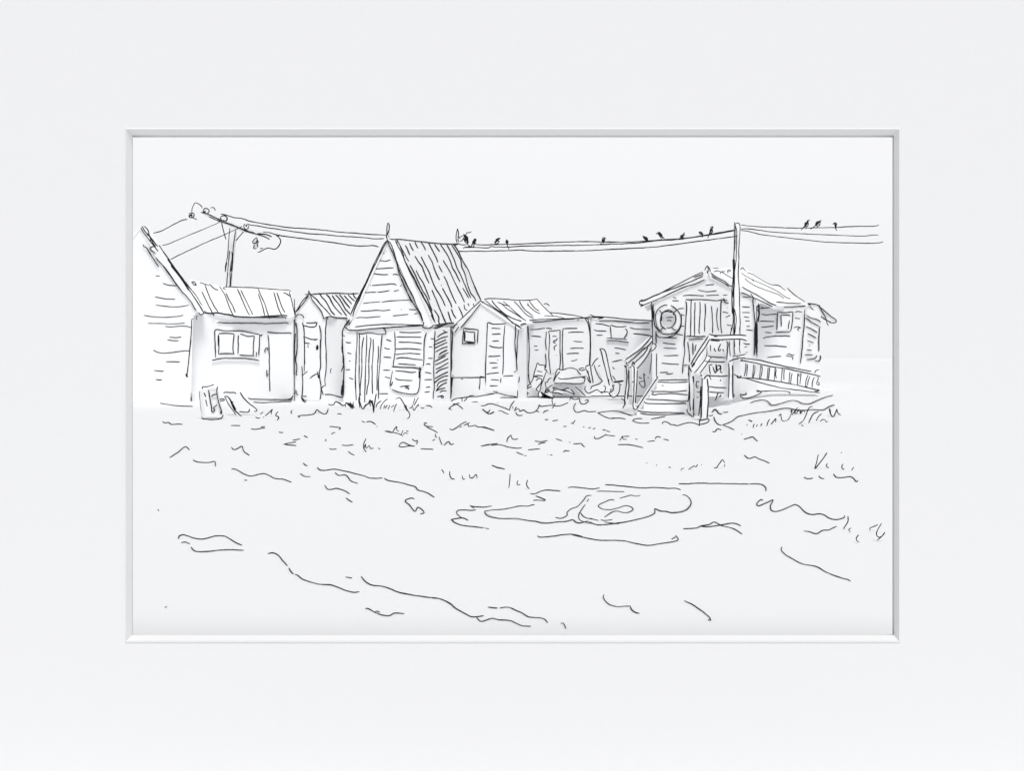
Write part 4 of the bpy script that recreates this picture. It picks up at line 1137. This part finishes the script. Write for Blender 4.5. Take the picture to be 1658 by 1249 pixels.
gr('A', "330,1055 325,1075; 410,1105 415,1070 430,1050; 450,1085 470,1060; 510,1080 530,1045; 595,1080 610,1020 632,985; 650,1055 690,1010 715,975 710,1030; 752,950 780,915 785,970 800,1005 830,1015; 870,1000 900,965 920,920; 930,930 1000,840 1010,830; 910,890 935,860 920,915; 965,915 985,860; 960,880 985,910 1030,850; 1000,880 1040,870 1040,915 1080,865 1105,895; 1020,1055 1080,1010 1120,930 1150,850 1180,820 1210,822; 1155,1040 1185,970 1220,915 1290,885; 1255,1005 1290,950 1330,915; 1310,1018 1350,990 1375,1000 1395,1030 1415,1010; 1430,840 1440,900 1455,935; 1445,850 1455,930 1480,955 1510,910 1535,850; 1535,850 1545,900 1585,932; 1435,880 1450,920; 1055,1065 1085,1080; 830,1015 870,1000")
gr('D', "345,185 318,225 350,245 355,255 338,282; 505,170 490,190 495,208 510,205; 200,235 240,205 285,158 268,195 275,215; 1330,487 1300,560 1310,610 1332,635; 1310,605 1325,545 1330,595 1375,560; 1370,575 1385,600 1415,592; 1465,590 1480,605 1492,600")
gr('E', "520,420 570,350 570,395 595,405; 620,440 640,395; 640,440 660,425 695,430; 675,400 700,408; 1405,80 1475,75")
gr('F', "330,447 290,485 280,525; 330,447 335,480 360,498 405,492; 345,125 350,155; 365,180 390,130; 380,170 410,150 425,185; 995,320 1030,305 1045,280; 1015,310 1030,328")
gr('H', "925,612 905,700 888,760 940,700 985,640 1015,595; 1020,708 1005,725 1015,745 1035,750; 1182,712 1165,740 1175,765 1192,768; 1290,745 1268,778")
gr('L', "95,130 122,170; 178,150 182,200 205,230 232,230; 308,192 310,220 320,235 335,230; 385,180 390,215 420,215 452,182 462,220; 803,175 798,250 790,320; 885,245 872,275 885,290 910,287; 985,240 972,280 985,315 1003,330")
gr('N', "1185,470 1185,520 1140,595; 1215,585 1192,608 1212,625; 1290,655 1268,690 1275,715 1295,727; 1405,612 1403,590 1440,572 1483,555; 1520,540 1480,605 1468,650 1490,680 1525,665 1552,628 1520,670 1475,710")
gr('G', "1215,815 1240,815 1280,765 1312,725 1335,760; 1338,775 1332,803; 845,845 860,822 885,822; 930,832 1000,790; 1000,800 1010,805 1035,778; 160,510 200,460; 180,465 270,460; 200,465 195,490 240,497")
o = q.build('grass', base=(0, 28.0, 0))
o['kind'] = 'stuff'

# ------------------------------------------------------------------ ink contours of the ground itself
def gk(tl, s, wd=1.8):
    gb.ink(GROUND, tl, s, wd, bias=0.012)
gk('c', "362,860 450,853 640,850 740,855 785,875; 262,922 380,938 480,955 600,962 730,967; 553,882 575,880; 298,1185 330,1205 390,1200 420,1227 500,1222 585,1228")
gk('e', "612,1072 735,1074; 945,960 970,972 1000,972; 1010,915 1040,892; 1045,958 1052,960")
gk('D', "570,235 600,230 700,222 740,215 765,190 780,162 815,188 860,212 885,208 908,155; 570,238 590,250; 1012,213 1030,207 1055,215; 1285,290 1315,305; 1338,303 1385,297 1437,328; 1450,350 1456,352; 1540,403 1585,405 1625,420; 45,380 80,385 130,378 198,367; 155,357 198,350; 358,413 375,420 400,418; 510,503 560,498 592,488; 410,550 480,535 548,525; 410,548 480,560 550,566; 640,455 675,475; 920,353 980,358 1045,368 1030,385 1040,378; 945,440 960,422 990,420; 885,495 875,505 885,512; 925,597 950,608 998,602; 1062,560 1110,565 1185,555; 1135,630 1160,655 1200,672; 630,760 650,782 672,792; 798,205 802,207")
gk('E', "1150,155 1185,125 1240,100; 1195,95 1245,105 1310,155; 1200,110 1268,88; 1150,150 1180,163; 1510,120 1545,120 1590,98 1658,100; 1530,158 1570,190 1610,212 1658,190; 1570,190 1595,190 1612,165; 440,403 520,420; 520,415 600,435 640,455; 875,320 890,308 905,318; 875,320 885,340 920,352 975,353; 905,360 960,385 1025,422; 1005,435 1000,460 1015,475; 970,510 995,495; 1042,465 1060,520 1075,555; 1098,562 1150,520 1175,555 1205,545; 745,492 775,515 800,505 790,550; 595,570 610,540 640,528 690,550 745,572 768,572; 595,570 620,582 690,572 745,568; 835,600 900,605 975,608; 1165,378 1190,390 1230,370 1290,325 1335,303 1350,300; 1275,360 1295,350; 1320,340 1385,308; 1365,320 1375,350 1450,340 1470,355 1560,360 1658,395; 1510,572 1580,560 1658,545; 1635,560 1658,562")
gk('F', "0,122 40,115 90,95 150,108 220,130 310,168; 310,168 330,110 365,65; 425,185 470,165 500,190; 380,195 400,225 420,232 455,225; 185,175 220,178 260,200 298,213; 172,90 182,90; 5,158 40,185 85,212 135,188; 710,275 740,273; 793,290 850,280; 912,352 948,350; 1135,355 1145,358; 1193,368 1220,362; 1245,380 1270,368; 1352,390 1385,393; 1395,395 1410,405 1435,410; 1260,460 1268,485 1300,487 1380,450; 1380,437 1395,448 1490,458; 1525,555 1658,555; 0,360 60,372 138,397; 0,570 60,555 150,545 180,542; 110,562 200,555 240,565 310,585 380,595 450,590; 595,515 650,522 735,508; 635,552 660,540 710,530; 520,615 580,608 650,600; 828,488 898,513; 980,522 990,530; 1025,545 1060,545 1115,543 1135,570 1152,578; 915,638 935,618 945,628 978,622; 390,637 440,660 468,668; 480,680 500,676; 735,670 742,670; 765,670 788,673; 115,785 180,812 258,828")
gk('r', "720,860 735,818 770,845 810,848 855,830 860,870 890,912 940,905 985,860 960,852 935,862; 0,1000 30,1010 75,998 100,1020 140,1040 200,1030 240,1010 275,970 290,925 310,945 370,940 470,930 540,942 610,930 695,892; 475,970 515,900; 240,1005 285,1025; 345,1038 375,1010 415,1000; 805,900 775,965 815,1030 870,1020 930,1005 975,1020 1095,1018; 1115,1035 1200,1022 1330,1010 1430,1018 1530,1055 1605,1075; 1115,1035 1200,1085 1300,1115 1450,1112 1505,1125; 1310,1110 1450,1115; 1545,1060 1565,1075; 370,1132 410,1135; 480,1150 550,1140")
gk('G', "305,285 330,268 415,265; 305,285 350,305 420,315 492,313; 515,268 590,255 672,240; 640,320 640,305 670,297 710,312 735,330 770,332 800,342 870,322 940,308 1000,315 1055,340; 1215,245 1230,290 1260,325 1300,338; 1195,190 1225,160 1250,175 1270,205 1305,213; 1315,190 1345,195 1372,185; 1155,232 1195,230 1200,218; 338,493 360,495; 472,520 555,513; 560,490 570,470 590,465 620,475; 652,495 680,498 708,508; 145,557 200,553 290,560 370,575 420,588; 1200,408 1225,412 1250,380 1270,378 1295,390; 1550,495 1600,480 1658,468; 462,757 468,760; 572,783 577,786; 712,805 730,812; 1072,780 1080,780; 820,992 900,995 1000,988 1280,990 1400,993 1610,997; 0,1003 80,1008 250,1025 420,1040 560,1035 700,1045 810,1047 840,1060; 1520,437 1535,437; 1605,280 1640,297")
gk('A', "160,620 200,580 230,580; 160,622 250,595 290,582; 165,615 270,602 350,608 450,615 550,612 680,605 900,625 905,645; 280,590 300,600; 165,622 260,618 310,630 320,650 280,660 210,650; 210,655 260,695 320,708 380,695 450,665 520,630; 455,600 490,605 525,628; 370,768 440,745 540,730 600,745 650,795 690,800 800,770 930,735 1000,745 1080,778 1160,780 1250,745 1350,700 1480,665; 0,1062 60,1045 130,1010 200,955 260,938 400,910 650,875 800,845 900,845 1000,865 1100,868 1200,858 1280,865 1360,855 1420,820 1500,793; 0,1062 70,1090 155,1128; 350,995 395,1015")
gk('H', "160,457 200,443 250,432 270,455 295,475; 163,622 205,655 270,638 310,658 370,678 420,705; 778,848 810,865 868,858; 930,835 955,860 985,862; 1083,815 1110,850 1180,852 1265,845 1300,875 1318,898 1332,880; 215,920 330,922 365,940 385,965 382,990")
gk('I', "255,233 330,185 400,133 435,162; 470,257 500,272 560,280 620,278 668,270 675,315; 822,138 845,162 880,150 918,130 935,175 985,213; 822,340 860,342 920,375 975,400 1010,405 1070,390 1130,382 1170,400 1215,425 1300,435 1372,460; 942,442 965,444; 335,980 338,960 375,945 420,955 480,975 545,985 610,972 680,955 760,958 820,990 870,1020 917,1040; 360,1018 400,1012 440,1028; 450,1057 480,1090 520,1100 600,1098 700,1087 800,1082 935,1088; 145,712 148,716")
gk('J', "368,103 385,120 400,126; 343,193 380,215 430,218; 487,143 510,163 550,165 630,157 750,180 870,210 940,232 1035,230; 1047,232 1080,250 1180,268 1260,290 1310,305 1330,330 1400,350 1465,390; 635,185 665,208 725,205 770,255 825,275; 547,290 575,325 650,318 710,335 757,362; 728,397 755,418 780,432; 1300,405 1275,398 1222,423 1260,455 1305,512 1330,475 1383,520 1350,532")
gk('K', "73,88 110,80 150,95 200,150 235,190; 247,208 265,238 285,257; 298,263 320,268 360,300 430,325 510,345 600,350 650,365 720,395 800,413 838,407; 722,284 777,292; 853,280 900,330 950,353 1020,360 1080,375 1170,412 1300,437 1420,455 1510,465 1570,490 1610,515 1658,555; 890,550 910,548 970,580 1040,605 1095,607 1130,588 1215,592; 970,578 985,570 1010,580")
gk('L', "617,87 680,115 748,127; 1013,378 1045,385 1145,348 1240,348 1320,355; 1068,405 1130,428 1168,445 1150,452 1080,448 1043,452; 1400,318 1450,313 1550,322; 390,503 430,530; 400,508 450,517 530,520 615,510; 450,548 420,553 350,552 270,552 250,570 270,605 310,635; 195,648 250,638 330,635 368,657; 195,650 240,685 310,708 420,722 535,735; 545,738 585,745; 1087,815 1100,828 1150,830 1250,820 1350,805 1440,802 1550,825")
gk('M', "200,148 240,152 290,157 345,148; 200,535 330,560 540,567 640,590 725,602 830,587 940,570 967,555 945,522; 130,518 200,535; 915,553 945,535; 1005,472 1060,470 1115,465 1140,450 1210,437 1250,418 1310,447 1380,462 1430,485 1470,512; 1140,452 1200,455 1310,440 1380,428 1430,433 1458,447")
gk('N', "340,312 325,303 300,315 278,345 290,365 350,345 440,303; 443,305 415,370 425,410 460,423 530,405 600,375 660,350 700,370 770,435 820,452 900,445 950,455 1000,488 1060,502 1120,492 1148,478 1150,462; 745,617 800,622 870,643 930,610 990,605 1070,568; 528,772 522,800 545,835 620,885 740,945 870,970 980,1030 1130,1085 1190,1100 1208,1113")
gk('O', "0,228 40,232 100,260 120,280 160,303 200,325 225,330 275,323; 238,333 262,353 320,338 360,345 420,350 460,368 485,378 530,380; 298,278 350,283; 362,282 410,278 440,290 480,307 520,330 580,335 605,345 618,360; 690,365 702,363 717,392; 922,210 918,225 940,255 980,273 1063,272; 1063,272 1070,290 1090,305 1112,310; 1353,243 1400,265 1450,300 1490,335 1495,348 1480,345")
gk('px', "256,826 257,827; 267,984 270,983; 1362,733 1362.6,733.5")
go = gb.build('ground', mats=[GROUNDP, INK])
go['kind'] = 'structure'
